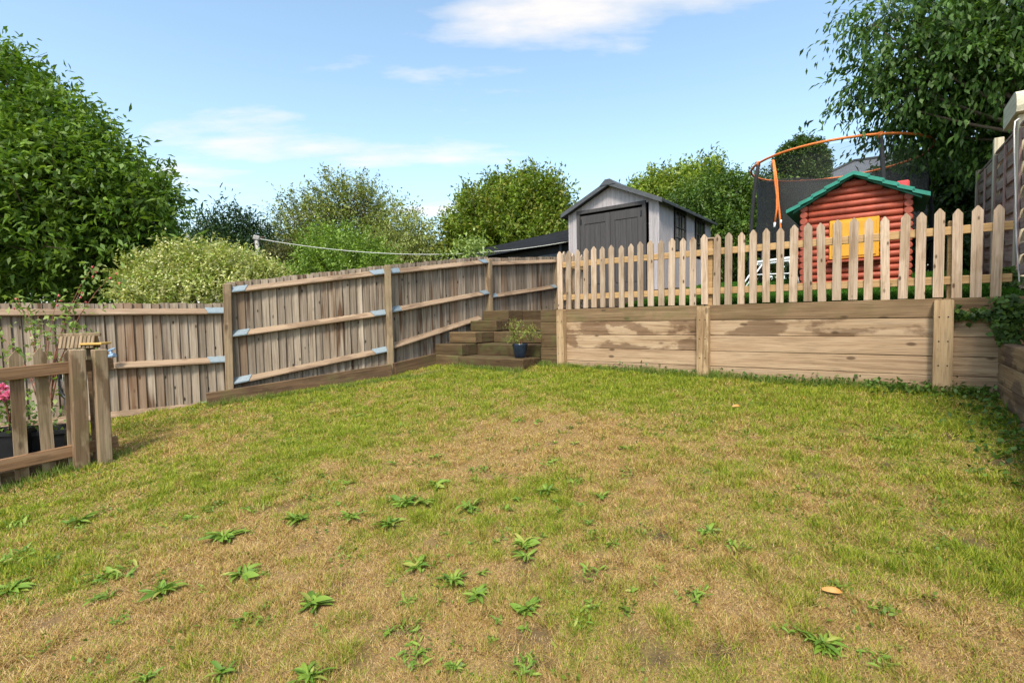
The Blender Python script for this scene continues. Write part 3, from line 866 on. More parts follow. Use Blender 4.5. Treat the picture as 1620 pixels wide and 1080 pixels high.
def build_side_wall():
    root = thing('retaining_wall', 'low stained sleeper wall below the lapped fence panels', 'wall', W(4.98, -0.0, -1.2), ANG)
    for k, zt in enumerate((-0.36, -0.56, -0.76, -0.96)):
        for j, (ta, tb) in enumerate(((-0.03, -2.4), (-2.405, -4.8), (-4.805, -7.2))):
            drop = 0.0
            hh = 0.198 if k < 3 else 0.4
            put('plank', cbox(tb - ta if tb > ta else ta - tb, 0.1, hh, 0.008, 'sw%d' % k), M['side_sleeper'], root,
                (0.05 + 0.006 * random.uniform(-1, 1), (ta + tb) / 2, zt - hh / 2 + 1.2), (0, 0, R(90)))
build_side_wall()
# soil bank behind the side wall
sheet('bank', [[W(5.07, t, -0.38), W(5.3, t, -0.36), W(6.5, t, -0.3), W(9, t, -0.2)] for t in (-7.2, -4, -2, -1, -0.2, 0.03)], M['earth'])

# ---- garden steps
def build_steps():
    root = thing('garden_steps', 'mossy dark sleeper steps climbing beside the board fence to the terrace', 'steps', W(-1.1, 0, -0.95), ANG)
    T = [-0.5, 0.0, 0.48, 0.95, 1.43]
    Z = [-0.675, -0.485, -0.285, -0.085, 0.105]
    rnd = random.Random(5)
    for k in range(5):
        w = 1.36
        s0, s1 = -1.80, -0.452
        # the tread: two sleepers deep, stacked on packed fill
        hh = 0.2 if k else 0.4
        for j in range(2):
            put('sleeper', cbox(s1 - s0 - 0.01 * j, 0.285, hh, 0.012, 'st'), M['step'], root,
                ((s0 + s1) / 2 + 1.1, T[k] + 0.143 + j * 0.289, Z[k] - hh / 2 + 0.95 - 0.006 * j), (rnd.uniform(-0.008, 0.008), rnd.uniform(-0.006, 0.006), rnd.uniform(-0.008, 0.008)))
    TF = [-0.52, -0.42, -0.05, 0.56, 0.95]
    for k in range(5):
        hh = 0.198 if k else 0.45
        ln = 2.1 - TF[k]
        put('sleeper', cbox(0.64, 0.2, hh, 0.012, 'fl'), M['flank'], root, (-2.12 + 1.1, TF[k] + 0.1, Z[k] + 0.012 - hh / 2 + 0.95), (0, rnd.uniform(-0.01, 0.01), rnd.uniform(-0.01, 0.01)))
        put('sleeper', cbox(ln - 0.205, 0.62, hh, 0.012, 'fm'), M['flank'], root, (-2.12 + 1.1, TF[k] + 0.205 + (ln - 0.205) / 2, Z[k] + 0.008 - hh / 2 + 0.95), (0, 0, R(90)))
    put('sleeper', cbox(0.95, 0.2, 0.2, 0.012, 'tp'), M['step'], root, (-0.62 + 1.1, 2.15, 0.295 - 0.1 + 0.95))
    put('sleeper', cbox(0.95, 0.2, 0.2, 0.012, 'tp'), M['step'], root, (-0.62 + 1.1, 2.15, 0.093 - 0.1 + 0.95))
build_steps()

# ---- picket fence on the wall
def picket_mesh(w, h, th, tip):
    return prism([(-w / 2, 0), (w / 2, 0), (w / 2, h - tip), (0.006, h), (-0.006, h), (-w / 2, h - tip)], -th / 2, th / 2, 'picket')
def build_pickets():
    root = thing('picket_fence', 'pale new picket fence with pointed tops standing along the retaining wall', 'fence', W(0, 0.06, 0.09), ANG)
    rnd = random.Random(9)
    ms = [picket_mesh(0.080 + 0.003 * i, 0.905 + 0.006 * i, 0.02, 0.05) for i in range(3)]
    n = 35
    for i in range(n):
        s = -0.055 + i * (4.955 + 0.055) / (n - 1)
        me = ms[rnd.randrange(3)]
        put('picket', me, M['picket'], root, (s + rnd.uniform(-0.006, 0.006), -0.045 + rnd.uniform(-0.002, 0.002), 0.002 + rnd.uniform(-0.004, 0.014)), (rnd.uniform(-0.012, 0.008), rnd.gauss(0, 0.010), rnd.uniform(-0.05, 0.05)))
    for z in (0.185, 0.695):
        for a, b in ((-0.09, 2.42), (2.424, 5.07)):
            put('rail', cbox(b - a, 0.036, 0.085, 0.005, 'pkr'), M['picket_rail'], root, ((a + b) / 2, -0.014, z))
    for s, h in ((0.05, 0.84), (2.2, 0.86), (4.63, 0.80)):
        put('post', cbox(0.085, 0.085, h + 0.25, 0.006, 'pkp'), M['picket_rail'], root, (s, 0.05, h / 2 - 0.125))
    put('post_cap', cbox(0.125, 0.125, 0.025, 0.008, 'pkc'), M['picket'], root, (2.2, 0.05, 0.875))
    # return along the top of the steps
    for j in range(5):
        put('picket', ms[0], M['picket'], root, (-0.10, 0.16 + 0.15 * j, 0.03), (0, 0, R(90)))
    for z in (0.21, 0.71):
        put('rail', cbox(0.9, 0.036, 0.085, 0.005, 'pkq'), M['picket_rail'], root, (-0.07, 0.46, z), (0, 0, R(90)))
build_pickets()

# ---- the short old picket fence by the patio
def build_gate():
    gz = float(lawn_z(GA.x, GA.y))
    root = thing('picket_fence', 'low old brown picket fence with two flat-topped posts in front of the potted plants', 'fence', (GA.x, GA.y, gz), math.atan2(E2.y, E2.x))
    # local x runs away from the camera along the fence, local -y is the lawn side
    def zr(v, d, u=100): return P(u, v, d).z - gz
    rnd = random.Random(2)
    put('post', cbox(0.115, 0.1, 1.42, 0.007, 'gp'), M['old_picket'], root, (0, -0.035, 1.16 - 0.71), (0, 0.015, 0))
    put('post', cbox(0.11, 0.1, 1.42, 0.007, 'gp2'), M['old_picket'], root, (0.17, -0.06, 1.15 - 0.71), (0, 0.01, 0.05))
    pm = prism([(-0.047, 0), (0.047, 0), (0.047, 1.12), (0.0, 1.19), (-0.047, 1.12)], -0.011, 0.011, 'picket')
    for q in (0.02, 0.205, 0.395, 0.585, 0.775, 0.965, 1.155):
        x = -q
        put('picket', pm, M['old_picket'], root, (x - 0.02, 0.052, 0.02 - 0.099 * 0.8 * q - (0.0 if q > 0.1 else 0.03)), (0, rnd.uniform(-0.015, 0.015), rnd.uniform(-0.02, 0.02)))
    for z, hgt in ((1.02, 0.115), (0.21, 0.115)):
        put('rail', cbox(1.75, 0.036, hgt, 0.006, 'gr'), M['old_rail'], root, (-0.57, 0.018, z - 0.055), (0, -0.045, 0))
    put('kick_board', cbox(1.4, 0.04, 0.16, 0.006, 'gk'), M['gravel'], root, (-0.78, 0.10, -0.02), (0, -0.06, 0))
build_gate()

# ---- lapped panels on the right
def build_lap_fence():
    root = thing('panel_fence', 'dark purplish lapped fence panels between pale posts above the side wall', 'fence', W(5.29, 0, -0.36), ANG + R(90))
    # local x = along e2 (away), local y = -e1 (towards the lawn is +y)
    rnd = random.Random(4)
    posts = [-2.5, -0.70, 1.13, 2.62, 4.15]
    tops = [1.95, 2.03, 2.12, 2.26, 2.17]
    feet = [-0.6, -0.6, -0.5, 0.2, 0.4]
    for p, zt, zf in zip(posts, tops, feet):
        h = zt - zf
        put('post', cbox(0.1, 0.1, h, 0.006, 'lp'), M['panel_post'], root, (p, 0, (zt + zf) / 2 + 0.36))
    spans = [(-2.5, -0.7, -0.33, 1.80, -0.33, 1.85), (-0.7, 1.13, -0.33, 1.90, -0.30, 1.96), (1.13, 2.62, 0.22, 1.96, 0.36, 2.02), (2.62, 4.15, 0.38, 2.0, 0.52, 2.06)]
    for a, b, za0, za1, zb0, zb1 in spans:
        n = 18
        L = b - a - 0.11
        for i in range(n):
            f = (i + 0.5) / n
            z0 = za0 + (za1 - za0) * f; z1 = zb0 + (zb1 - zb0) * f
            o = put('slat', cbox(L, 0.012, 0.118, 0.002, 'ls'), M['panel_slat'], root,
                    ((a + b) / 2, (0.014 if i % 2 else -0.022) + rnd.uniform(-0.004, 0.004), (z0 + z1) / 2 + 0.36), (R(-5) + rnd.uniform(-0.05, 0.05), -math.atan2(z1 - z0, L) + rnd.uniform(-0.02, 0.02), rnd.uniform(-0.006, 0.006)))
        for f in (0.02, 0.5, 0.98):
            x = a + 0.055 + L * f
            z0 = za0 + (zb0 - za0) * f; z1 = za1 + (zb1 - za1) * f
            put('batten', cbox(0.036, 0.022, z1 - z0, 0.003, 'lb'), M['panel_batten'], root, (x, 0.036, (z0 + z1) / 2 + 0.36))
        put('capping', cbox(L, 0.05, 0.03, 0.004, 'lc'), M['panel_batten'], root, ((a + b) / 2, 0.01, (za1 + zb1) / 2 + 0.40), (0, -math.atan2(zb1 - za1, L), 0))
build_lap_fence()

# rounded cream beam end over the near post, with its cable
def build_beam_end():
    p = W(5.27, 1.13, 2.125)
    root = thing('timber_beam', 'cream rounded beam end resting on the lapped fence post', 'beam', p, ANG + R(90))
    pts = [(-0.12, 0.0), (0.55, 0.0), (0.55, 0.24)]
    arc = [(-0.12 - 0.10 * math.sin(a) * 1.0 + 0.10, 0.24 * (1 - 0) * math.cos(a)) for a in [R(x) for x in (0, 18, 36, 54, 72, 86)]]
    poly = [(-0.13, 0.0), (0.6, 0.0), (0.6, 0.25), (0.02, 0.25), (-0.06, 0.235), (-0.115, 0.195), (-0.14, 0.13), (-0.145, 0.06)]
    put('beam', prism(poly, -0.055, 0.055, 'beam'), M['cream'], root, (-0.02, 0.01, 0.0))
    c = thing('electric_cable', 'thin white cable hanging down the lapped fence post', 'cable', p)
    rel = lambda u, v, d: P(u, v, d) - c.location
    d = 5.32
    pts = [rel(1612, 188, d), rel(1606, 192, d - .02), rel(1604.5, 205, d - .02), rel(1605, 250, d - .02), rel(1607, 320, d - .02), rel(1608, 380, d - .02),
           rel(1612, 440, d), rel(1617, 500, d), rel(1621, 548, d)]
    put('cord', tube(pts, 0.007, 6), M['white_cable'], c)
    put('plug', cbox(0.10, 0.04, 0.018, 0.006, 'plug'), M['white_cable'], c, rel(1616, 553, 5.0), (0.1, 0.05, 0.3))
build_beam_end()

# ---- grey plastic shed
def build_shed():
    fl = P(902, 500, 12.35); fr = P(1045, 500, 11.0)
    x = Vector((fr.x - fl.x, fr.y - fl.y, 0)); Wd = x.length; x.normalize()
    yaw = math.atan2(x.y, x.x) - R(1.5)
    s, t = to_st(fr)
    z0 = EYE + 0.52
    root = thing('garden_shed', 'grey plank-look plastic shed with charcoal double doors and dark gabled roof', 'shed', (fl.x, fl.y, z0), yaw)
    D, EH, AH = 3.7, 1.92, 2.44
    def gz(xx): return EH + (AH - EH) * (1 - abs(xx - Wd / 2) / (Wd / 2))
    pw = 0.115
    # front planks
    n = int(round(Wd / pw)); pw = Wd / n
    dx0, dx1, dz = 0.24, Wd - 0.29, 1.92
    for i in range(n):
        a = i * pw; b = a + pw - 0.004
        pts = [a, b] if not (a < Wd / 2 < b) else [a, Wd / 2, b]
        zb = dz if (a > dx0 - 0.06 and b < dx1 + 0.06) else -0.1
        if zb > 0 and gz((a + b) / 2) - zb < 0.06: continue
        poly = [(a, zb), (b, zb)] + [(q, gz(q) - 0.02) for q in reversed(pts)]
        put('plank', prism(poly, 0.0, 0.03, 'plank'), M['shed_wall'], root)
    # right side planks (between the windows)
    wins = [(0.98, 1.72), (2.45, 3.2)]
    ns = int(round(D / 0.125)); ps = D / ns
    for i in range(ns):
        a = 0.032 + i * ps; b = a + ps - 0.004
        c = (a + b) / 2
        zs = [(-0.1, EH)]
        for w0, w1 in wins:
            if w0 - 0.03 < c < w1 + 0.03: zs = [(-0.1, 0.86)]
        for z_a, z_b in zs:
            put('plank', cbox(0.03, ps - 0.004, z_b - z_a, 0.003, 'shp'), M['shed_wall'], root, (Wd - 0.016, c, (z_a + z_b) / 2))
    put('wall', me_from([(0.02, 0.04, -0.1), (0.02, D, -0.1), (0.02, D, EH), (0.02, 0.04, EH)], [(0, 1, 2, 3)]), M['shed_wall'], root)
    put('wall', me_from([(0.02, D, -0.1), (Wd - 0.04, D, -0.1), (Wd - 0.04, D, EH), (Wd / 2, D, AH - 0.02), (0.02, D, EH)], [(0, 1, 2, 3, 4)]), M['shed_wall'], root)
    for xx in (-0.004, Wd - 0.036):
        put('corner_trim', cbox(0.045, 0.05, EH + 0.1, 0.006, 'ct'), M['shed_wall'], root, (xx + 0.02, 0.012, (EH - 0.1) / 2))
    for w0, w1 in wins:
        f = put('window', cbox(0.02, w1 - w0, 0.98, 0.004, 'wg'), M['shed_glass'], root, (Wd - 0.012, (w0 + w1) / 2, 1.40))
        for dy in (-(w1 - w0) / 2 + 0.03, -0.08, 0.08, (w1 - w0) / 2 - 0.03):
            put('window_bar', cbox(0.03, 0.045 if abs(dy) > 0.1 else 0.02, 0.98, 0.004, 'wb%d' % (abs(dy) > 0.1)), M['shed_door'], f, (0.014, dy, 0))
        for dzv in (-0.46, -0.16, 0.08, 0.46):
            put('window_bar', cbox(0.034, w1 - w0, 0.05 if abs(dzv) > 0.3 else 0.022, 0.004, 'wc%d' % (abs(dzv) > 0.3)), M['shed_door'], f, (0.016, 0, dzv))
    # door frame and leaves
    for xx in (dx0 + 0.04, dx1 - 0.04):
        put('door_frame', cbox(0.085, 0.05, dz + 0.1, 0.006, 'df'), M['shed_door'], root, (xx, -0.012, (dz - 0.1) / 2))
    put('door_frame', cbox(dx1 - dx0, 0.056, 0.085, 0.006, 'dh'), M['shed_door'], root, ((dx0 + dx1) / 2, -0.014, dz + 0.0))
    mid = (dx0 + dx1) / 2
    for side, (a, b) in enumerate(((dx0 + 0.085, mid - 0.004), (mid + 0.004, dx1 - 0.085))):
        w = b - a
        dr = put('door', cbox(w, 0.022, dz - 0.06, 0.003, 'dl'), M['shed_door'], root, ((a + b) / 2, 0.022, (dz - 0.06) / 2 - 0.02))
        hz = (dz - 0.06) / 2
        for xx, ww in ((-w / 2 + 0.06, 0.115), (w / 2 - 0.06, 0.115)):
            put('stile', cbox(ww, 0.022, dz - 0.07, 0.004, 'ds'), M['shed_door'], dr, (xx, -0.021, 0))
        for zz_, hh in ((hz - 0.11, 0.20), (-hz + 0.1, 0.2)):
            put('rail', cbox(w - 0.236, 0.022, hh, 0.004, 'drl'), M['shed_door'], dr, (0, -0.021, zz_))
        npk = 4; pk = (w - 0.24) / npk
        for i in range(npk):
            put('panel_board', cbox(pk - 0.007, 0.012, dz - 0.5, 0.003, 'dpb'), M['shed_door'], dr, (-w / 2 + 0.12 + pk * (i + 0.5), -0.0165, 0))
        hx = (w / 2 - 0.03) if side else (-w / 2 + 0.03)
        put('hinge', cbox(0.03, 0.02, 0.12, 0.004, 'hg'), M['black'], dr, (hx, -0.040, hz - 0.14))
    # roof
    ov, th = 0.13, 0.055
    sl = math.atan2(AH - EH, Wd / 2)
    for sgn in (-1, 1):
        x_e = Wd / 2 + sgn * (Wd / 2 + ov); z_e = EH - ov * math.tan(sl) + 0.005
        poly = [(Wd / 2, AH + 0.005), (x_e, z_e), (x_e, z_e + th), (Wd / 2, AH + th + 0.01)]
        rf = put('roof', prism(poly, -0.13, D + 0.12, 'roof'), M['shed_roof'], root)
        poly = [(Wd / 2, AH - 0.025), (x_e, z_e - 0.03), (x_e, z_e + th + 0.012), (Wd / 2, AH + th + 0.022)]
        put('fascia', prism(poly, -0.165, -0.133, 'fascia'), M['shed_roof'], rf)
        for k in range(1, 9):
            y = k * D / 9
            poly = [(Wd / 2, AH + th + 0.012), (x_e, z_e + th + 0.002), (x_e, z_e + th + 0.016), (Wd / 2, AH + th + 0.026)]
            put('roof_rib', prism(poly, y - 0.02, y + 0.02, 'rib'), M['shed_roof'], rf)
        put('gutter_edge', cbox(0.03, D + 0.25, 0.07, 0.008, 'ge'), M['black'], rf, (x_e + sgn * 0.012, D / 2, z_e + 0.012))
    put('ridge_cap', prism([(Wd / 2 - 0.2, AH - 0.02), (Wd / 2 + 0.2, AH - 0.02), (Wd / 2 + 0.06, AH + 0.105), (Wd / 2 - 0.06, AH + 0.105)], -0.178, D + 0.13, 'ridge'), M['shed_roof'], root)
build_shed()

# ---- black low outbuilding behind
def build_outbuilding():
    a = P(752, 400, 16.0); b = P(915, 372, 12.9)
    x = Vector((b.x - a.x, b.y - a.y, 0)); L = x.length; x.normalize()
    z0 = ground_z(a.x, a.y)
    root = thing('outbuilding', 'low black timber outbuilding with flat felt roof behind the board fence', 'outbuilding', (a.x, a.y, z0), math.atan2(x.y, x.x))
    za = P(752, 401, 16.0).z - z0; zb = P(915, 366, 12.9).z - z0
    D = 3.0
    n = 12
    for i in range(n):
        hh = 0.2
        z = za - 0.16 - hh * (i + 0.5)
        if z < 0: break
        put('board', cbox(L - 0.1, 0.03, hh - 0.008, 0.004, 'ob'), M['black_timber'], root, (L / 2, 0.1, z), (R(4), 0, 0))
    # the gap that widens under the rising roof
    put('wall', prism([(0.05, 0), (L - 0.05, 0), (L - 0.05, zb - 0.05), (0.05, za - 0.05)], 0.13, D, 'wall'), M['black_timber'], root)
    rf = put('roof', prism([(-0.3, za - 0.06), (L + 0.3, zb - 0.06), (L + 0.3, zb + 0.03), (-0.3, za + 0.03)], -0.2, D + 0.2, 'roof'), M['black_felt'], root)
    put('fascia', prism([(-0.3, za - 0.21), (L + 0.3, zb - 0.23), (L + 0.3, zb + 0.05), (-0.3, za + 0.05)], -0.235, -0.203, 'fascia'), M['black_timber'], rf)
    for xx, ww, hh in ((L * 0.52, 0.55, 0.5), (L * 0.74, 0.7, 0.62), (L * 0.92, 0.34, 0.7)):
        zz_ = za + (zb - za) * xx / L - 0.45 - hh / 2
        w = put('window', cbox(ww, 0.03, hh, 0.004, 'ow'), M['grey_panel'], root, (xx, 0.045, zz_))
        put('window_frame', cbox(0.04, 0.04, hh + 0.04, 0.004, 'owf'), M['black_timber'], w, (-ww / 2, -0.01, 0))
        put('window_frame', cbox(0.04, 0.04, hh + 0.04, 0.004, 'owf'), M['black_timber'], w, (ww / 2, -0.01, 0))
    put('downpipe', tube([(L * 0.86, -0.02, 0), (L * 0.86, -0.02, za)], 0.035, 8), M['grey_panel'], root)
build_outbuilding()

# ---- log-cabin playhouse
def build_playhouse():
    fl = P(1271, 500, 7.75); fr = P(1434, 500, 7.0)
    x = Vector((fr.x - fl.x, fr.y - fl.y, 0)); Wd = x.length; x.normalize()
    z0 = EYE + 0.335
    root = thing('playhouse', 'red plastic log-cabin playhouse with yellow shutters and green stepped roof', 'playhouse', (fl.x, fl.y, z0), math.atan2(x.y, x.x))
    D = 1.1; H = 1.235; AP = 1.56; r = 0.052; ph = 0.0955
    n = 13
    op = (0.265 * Wd, 0.745 * Wd, 0.36, 0.96)             # shutter opening x0,x1,z0,z1
    # front and back logs
    def log(xa, xb, z, y, nm='log'):
        L = xb - xa
        k = ('log', round(L, 2))
        if k not in _boxes:
            m_ = tube([(-L / 2, 0, 0), (-L / 2 + 0.012, 0, 0), (L / 2 - 0.012, 0, 0), (L / 2, 0, 0)], [r * 0.8, r, r, r * 0.8], 10)
            _boxes[k] = m_
        put(nm, _boxes[k], M['red'], root, ((xa + xb) / 2, y, z))
    i = 0
    z = r
    while z < AP - 0.05:
        if z < H: hw = Wd / 2 - 0.055
        else: hw = Wd / 2 * (AP + 0.03 - z) / (AP - H) - 0.05
        a, b = Wd / 2 - hw, Wd / 2 + hw
        if op[2] - 0.02 < z < op[3]:
            log(a, op[0], z, 0); log(op[1], b, z, 0)
        elif b - a > 0.12: log(a, b, z, 0)
        if b - a > 0.12: log(a, b, z, D)
        z += ph
    put('wall', prism([(0.03, 0), (Wd - 0.03, 0), (Wd - 0.03, H), (Wd / 2, AP), (0.03, H)], 0.0, 0.03, 'wall'), M['red'], root)
    # stacked log ends at the corners and the side logs
    for xx in (0.0, Wd):
        for j in range(n):
            zz_ = r + j * ph
            L = D + 0.14
            k = ('slog', 1)
            if k not in _boxes:
                _boxes[k] = tube([(0, -0.07, 0), (0, -0.055, 0), (0, L - 0.085, 0), (0, L - 0.07, 0)], [r * 0.84, r * 1.08, r * 1.08, r * 0.84], 10)
            put('log', _boxes[k], M['red_end'], root, (xx, 0, zz_ - 0.0))
    for j in range(5):
        log(-0.10, -0.03, 0.34 + ph * j * 1.0 if j < 3 else 0.74 + ph * (j - 3), 0.03, 'log_end')
    # shutters
    mx = (op[0] + op[1]) / 2
    for a, b in ((op[0], mx - 0.009), (mx + 0.009, op[1])):
        w = b - a; hh = op[3] - op[2] - 0.03
        sh = put('shutter', cbox(w, 0.03, hh, 0.01, 'shu'), M['yellow'], root, ((a + b) / 2, -0.045, (op[2] + op[3]) / 2 + 0.03))
        put('shutter_panel', cbox(w - 0.07, 0.014, hh * 0.40, 0.006, 'shp1'), M['yellow'], sh, (0, -0.02, hh * 0.24))
        put('shutter_panel', cbox(w - 0.07, 0.014, hh * 0.40, 0.006, 'shp1'), M['yellow'], sh, (0, -0.02, -hh * 0.24))
        put('knob', lathe([(0, 0.02), (0.012, 0.018), (0.016, 0.0)], 10), M['yellow'], sh, ((w / 2 - 0.03) * (1 if a == op[0] else -1), -0.022, 0), (R(90), 0, 0))
    put('sill', cbox(op[1] - op[0] + 0.05, 0.12, 0.04, 0.012, 'sil'), M['red'], root, (mx, -0.07, op[2] + 0.005))
    # stepped green roof: five slabs a side
    ov = 0.2
    rise = AP - H + 0.12
    half = Wd / 2 + ov
    rf = put('roof', prism([(Wd / 2 - half + 0.06, H - 0.09), (Wd / 2, AP + 0.02), (Wd / 2 + half - 0.06, H - 0.09), (Wd / 2 + half - 0.06, H - 0.06), (Wd / 2, AP + 0.05), (Wd / 2 - half + 0.06, H - 0.06)], -0.1, D + 0.1, 'roof'), M['green'], root)
    sl = math.atan2(rise, half)
    for sg in (-1, 1):
        for k in range(5):
            f0 = k / 5; f1 = (k + 1) / 5 + 0.03
            x0 = Wd / 2 + sg * half * f0; x1 = Wd / 2 + sg * half * f1
            zA = AP + 0.075 - rise * f0; zB = AP + 0.085 - rise * f1
            th = 0.05
            put('shingle', prism([(x0, zA - th), (x1, zB - th + 0.012), (x1, zB + 0.016), (x0, zA)], -0.17, D + 0.17, 'shingle'), M['green'], rf)
    put('chimney', cbox(0.16, 0.22, 0.12, 0.02, 'chm'), M['red_bright'], rf, (Wd * 0.95, 0.4, AP - 0.125))
    put('floor', cbox(Wd + 0.1, D + 0.1, 0.06, 0.01, 'flr'), M['green'], root, (Wd / 2, D / 2, -0.03))
M['red_bright'] = plain('bright_red_plastic', (0.60, 0.06, 0.06), 0.5, 0, 0.08, 9, 0.1)
build_playhouse()

# ---- trampoline
def build_trampoline():
    H = 2.8
    p1 = P(1200, 258, 3.39 * H); p2 = P(1393, 212, 2.87 * H); p3 = P(1463, 243, 3.25 * H)
    zt = (p1.z + p2.z + p3.z) / 3
    a, b, c = [Vector((p.x, p.y)) for p in (p1, p2, p3)]
    d = 2 * (a.x * (b.y - c.y) + b.x * (c.y - a.y) + c.x * (a.y - b.y))
    ux = (a.length_squared * (b.y - c.y) + b.length_squared * (c.y - a.y) + c.length_squared * (a.y - b.y)) / d
    uy = (a.length_squared * (c.x - b.x) + b.length_squared * (a.x - c.x) + c.length_squared * (b.x - a.x)) / d
    cen = Vector((ux, uy)); rad = (a - cen).length
    s, t = to_st((ux, uy))
    z0 = terrace_z(max(0.2, t - 1.0)) - 0.02
    root = thing('trampoline', 'round trampoline with black safety net and orange top hoop behind the playhouse', 'trampoline', (ux, uy, z0))
    top = zt - z0
    angs = [math.atan2(p.y - uy, p.x - ux) for p in (p1, p2, p3)]
    angs.append(angs[1] + math.pi)
    bed = 0.72
    def ring(r, z, rr, n, mat, nm, wob=0.0, seg=40):
        pts = [(r * math.cos(2 * math.pi * k / seg), r * math.sin(2 * math.pi * k / seg), z + wob * math.sin(4 * math.pi * k / seg + 1)) for k in range(seg)]
        return put(nm, tube(pts, rr, n, closed=True), mat, root)
    ring(rad, top, 0.022, 8, M['orange'], 'hoop')
    ring(rad + 0.04, bed, 0.03, 8, M['foam'], 'frame')
    # bed and padding
    seg = 40
    vs = [(0, 0, bed)] + [((rad - 0.08) * math.cos(2 * math.pi * k / seg), (rad - 0.08) * math.sin(2 * math.pi * k / seg), bed) for k in range(seg)]
    put('bed', me_from(vs, [(0, 1 + k, 1 + (k + 1) % seg) for k in range(seg)]), M['foam'], root)
    # net: dense lower band, thin upper band, slightly slack
    def band(z_a, z_b, mat, nm, rr):
        seg = 72; nv = 6; vs = []
        for j in range(nv):
            f = j / (nv - 1)
            for k in range(seg):
                th = 2 * math.pi * k / seg
                q = rr + 0.02 * math.sin(5 * th + 3 * f) - 0.07 * math.sin(math.pi * f) * (0.5 + 0.5 * math.sin(3 * th))
                za_ = z_a(th) if callable(z_a) else z_a; zb_ = z_b(th) if callable(z_b) else z_b
                vs.append((q * math.cos(th), q * math.sin(th), za_ + (zb_ - za_) * f))
        fs = [(j * seg + k, j * seg + (k + 1) % seg, (j + 1) * seg + (k + 1) % seg, (j + 1) * seg + k) for j in range(nv - 1) for k in range(seg)]
        put(nm, me_from(vs, fs, nm, True), mat, root)
    # the heavier lower net has slipped down on the lawn side
    zfar = P(1330, 283, 10.9).z - z0; znear = P(1330, 288, 8.2).z - z0
    def zsplit(th): return (zfar + znear) / 2 + (zfar - znear) / 2 * math.sin(th) + 0.03 * math.sin(5 * th) + 0.12 * max(0, math.cos(th)) ** 2
    band(bed, zsplit, M['net_dense'], 'net', rad - 0.06)
    band(zsplit, top - 0.04, M['net_thin'], 'net', rad - 0.06)
    for an in angs:
        x, y = rad * math.cos(an), rad * math.sin(an)
        b_ = Vector((x * 1.09, y * 1.09, 0.2)); e_ = Vector((x, y, top - 0.02)); m_ = Vector((x * 1.12, y * 1.12, top * 0.6))
        put('pole', tube(bez(b_, m_, e_, 8), 0.034, 8), M['foam'], root)
        put('pole_cap', tube([(x, y, top - 0.06), (x, y, top + 0.03)], 0.036, 8), M['orange'], root)
        for dx in (-0.25, 0.25):
            q = an + dx / rad
            put('leg', tube([(rad * 1.04 * math.cos(q), rad * 1.04 * math.sin(q), bed), (rad * 1.08 * math.cos(q), rad * 1.08 * math.sin(q), -0.12)], 0.022, 8), M['black'], root)
    # loose orange sleeve hanging from the hoop
    k = root.location
    an = angs[0] + 0.16
    dd = 9.0
    def q(u, v): return P(u, v, dd) - k
    put('hanging_strap', tube([q(1223, 253), q(1226, 285), q(1229, 310), q(1229, 330), q(1226, 352)], 0.018, 6), M['orange'], root)
    put('hanging_strap', tube([q(1224, 254), q(1229, 285), q(1231, 315), q(1234, 345), q(1236, 375), q(1237, 410)], 0.018, 6), M['orange'], root)
    put('strap_clip', tube([q(1226, 352), q(1225, 360)], 0.02, 6), M['white_metal'], root)
    put('strap_clip', tube([q(1235, 348), q(1235, 354)], 0.022, 6), M['white_metal'], root)
m = M['net'].copy(); m.name = 'trampoline_mesh_thin'
for n_ in m.node_tree.nodes:
    if n_.type == 'MIX_SHADER': n_.inputs[0].default_value = 0.22
M['net_thin'] = m
build_trampoline()

# white folding frame on the terrace, left of the playhouse
def build_white_frame():
    a = P(1192, 416, 7.75); b = P(1258, 407, 7.45)
    s, t = to_st(a)
    root = thing('folding_frame', 'white tubular folding frame standing on the turf beside the playhouse', 'frame', (a.x, a.y, terrace_z(t)))
    k = root.location
    def gnd(u, v, d):
        p = P(u, v, d); return Vector((p.x, p.y, terrace_z(to_st(p)[1]) + 0.03)) - k
    A, B = a - k, b - k
    off = E2 * 0.35
    for i, o_ in enumerate((Vector(), off)):
        put('top_bar', tube([A + o_, B + o_], 0.024, 8), M['white_metal'], root)
        put('leg', tube([A + o_ + (B - A) * 0.12, gnd(1166, 460, 7.75) + o_ + Vector((0, 0, 0.03 * i))], 0.013, 8), M['white_metal'], root)
        put('leg', tube([A + o_ + (B - A) * 0.85, gnd(1262, 455, 7.45) + o_ + Vector((0, 0, 0.03 * i))], 0.013, 8), M['white_metal'], root)
    put('brace', tube([P(1190, 435, 7.75) - k, P(1258, 432, 7.5) - k], 0.010, 8), M['white_metal'], root)
    put('cross_bar', tube([A, A + off], 0.013, 8), M['white_metal'], root)
    put('cross_bar', tube([B, B + off], 0.013, 8), M['white_metal'], root)
build_white_frame()

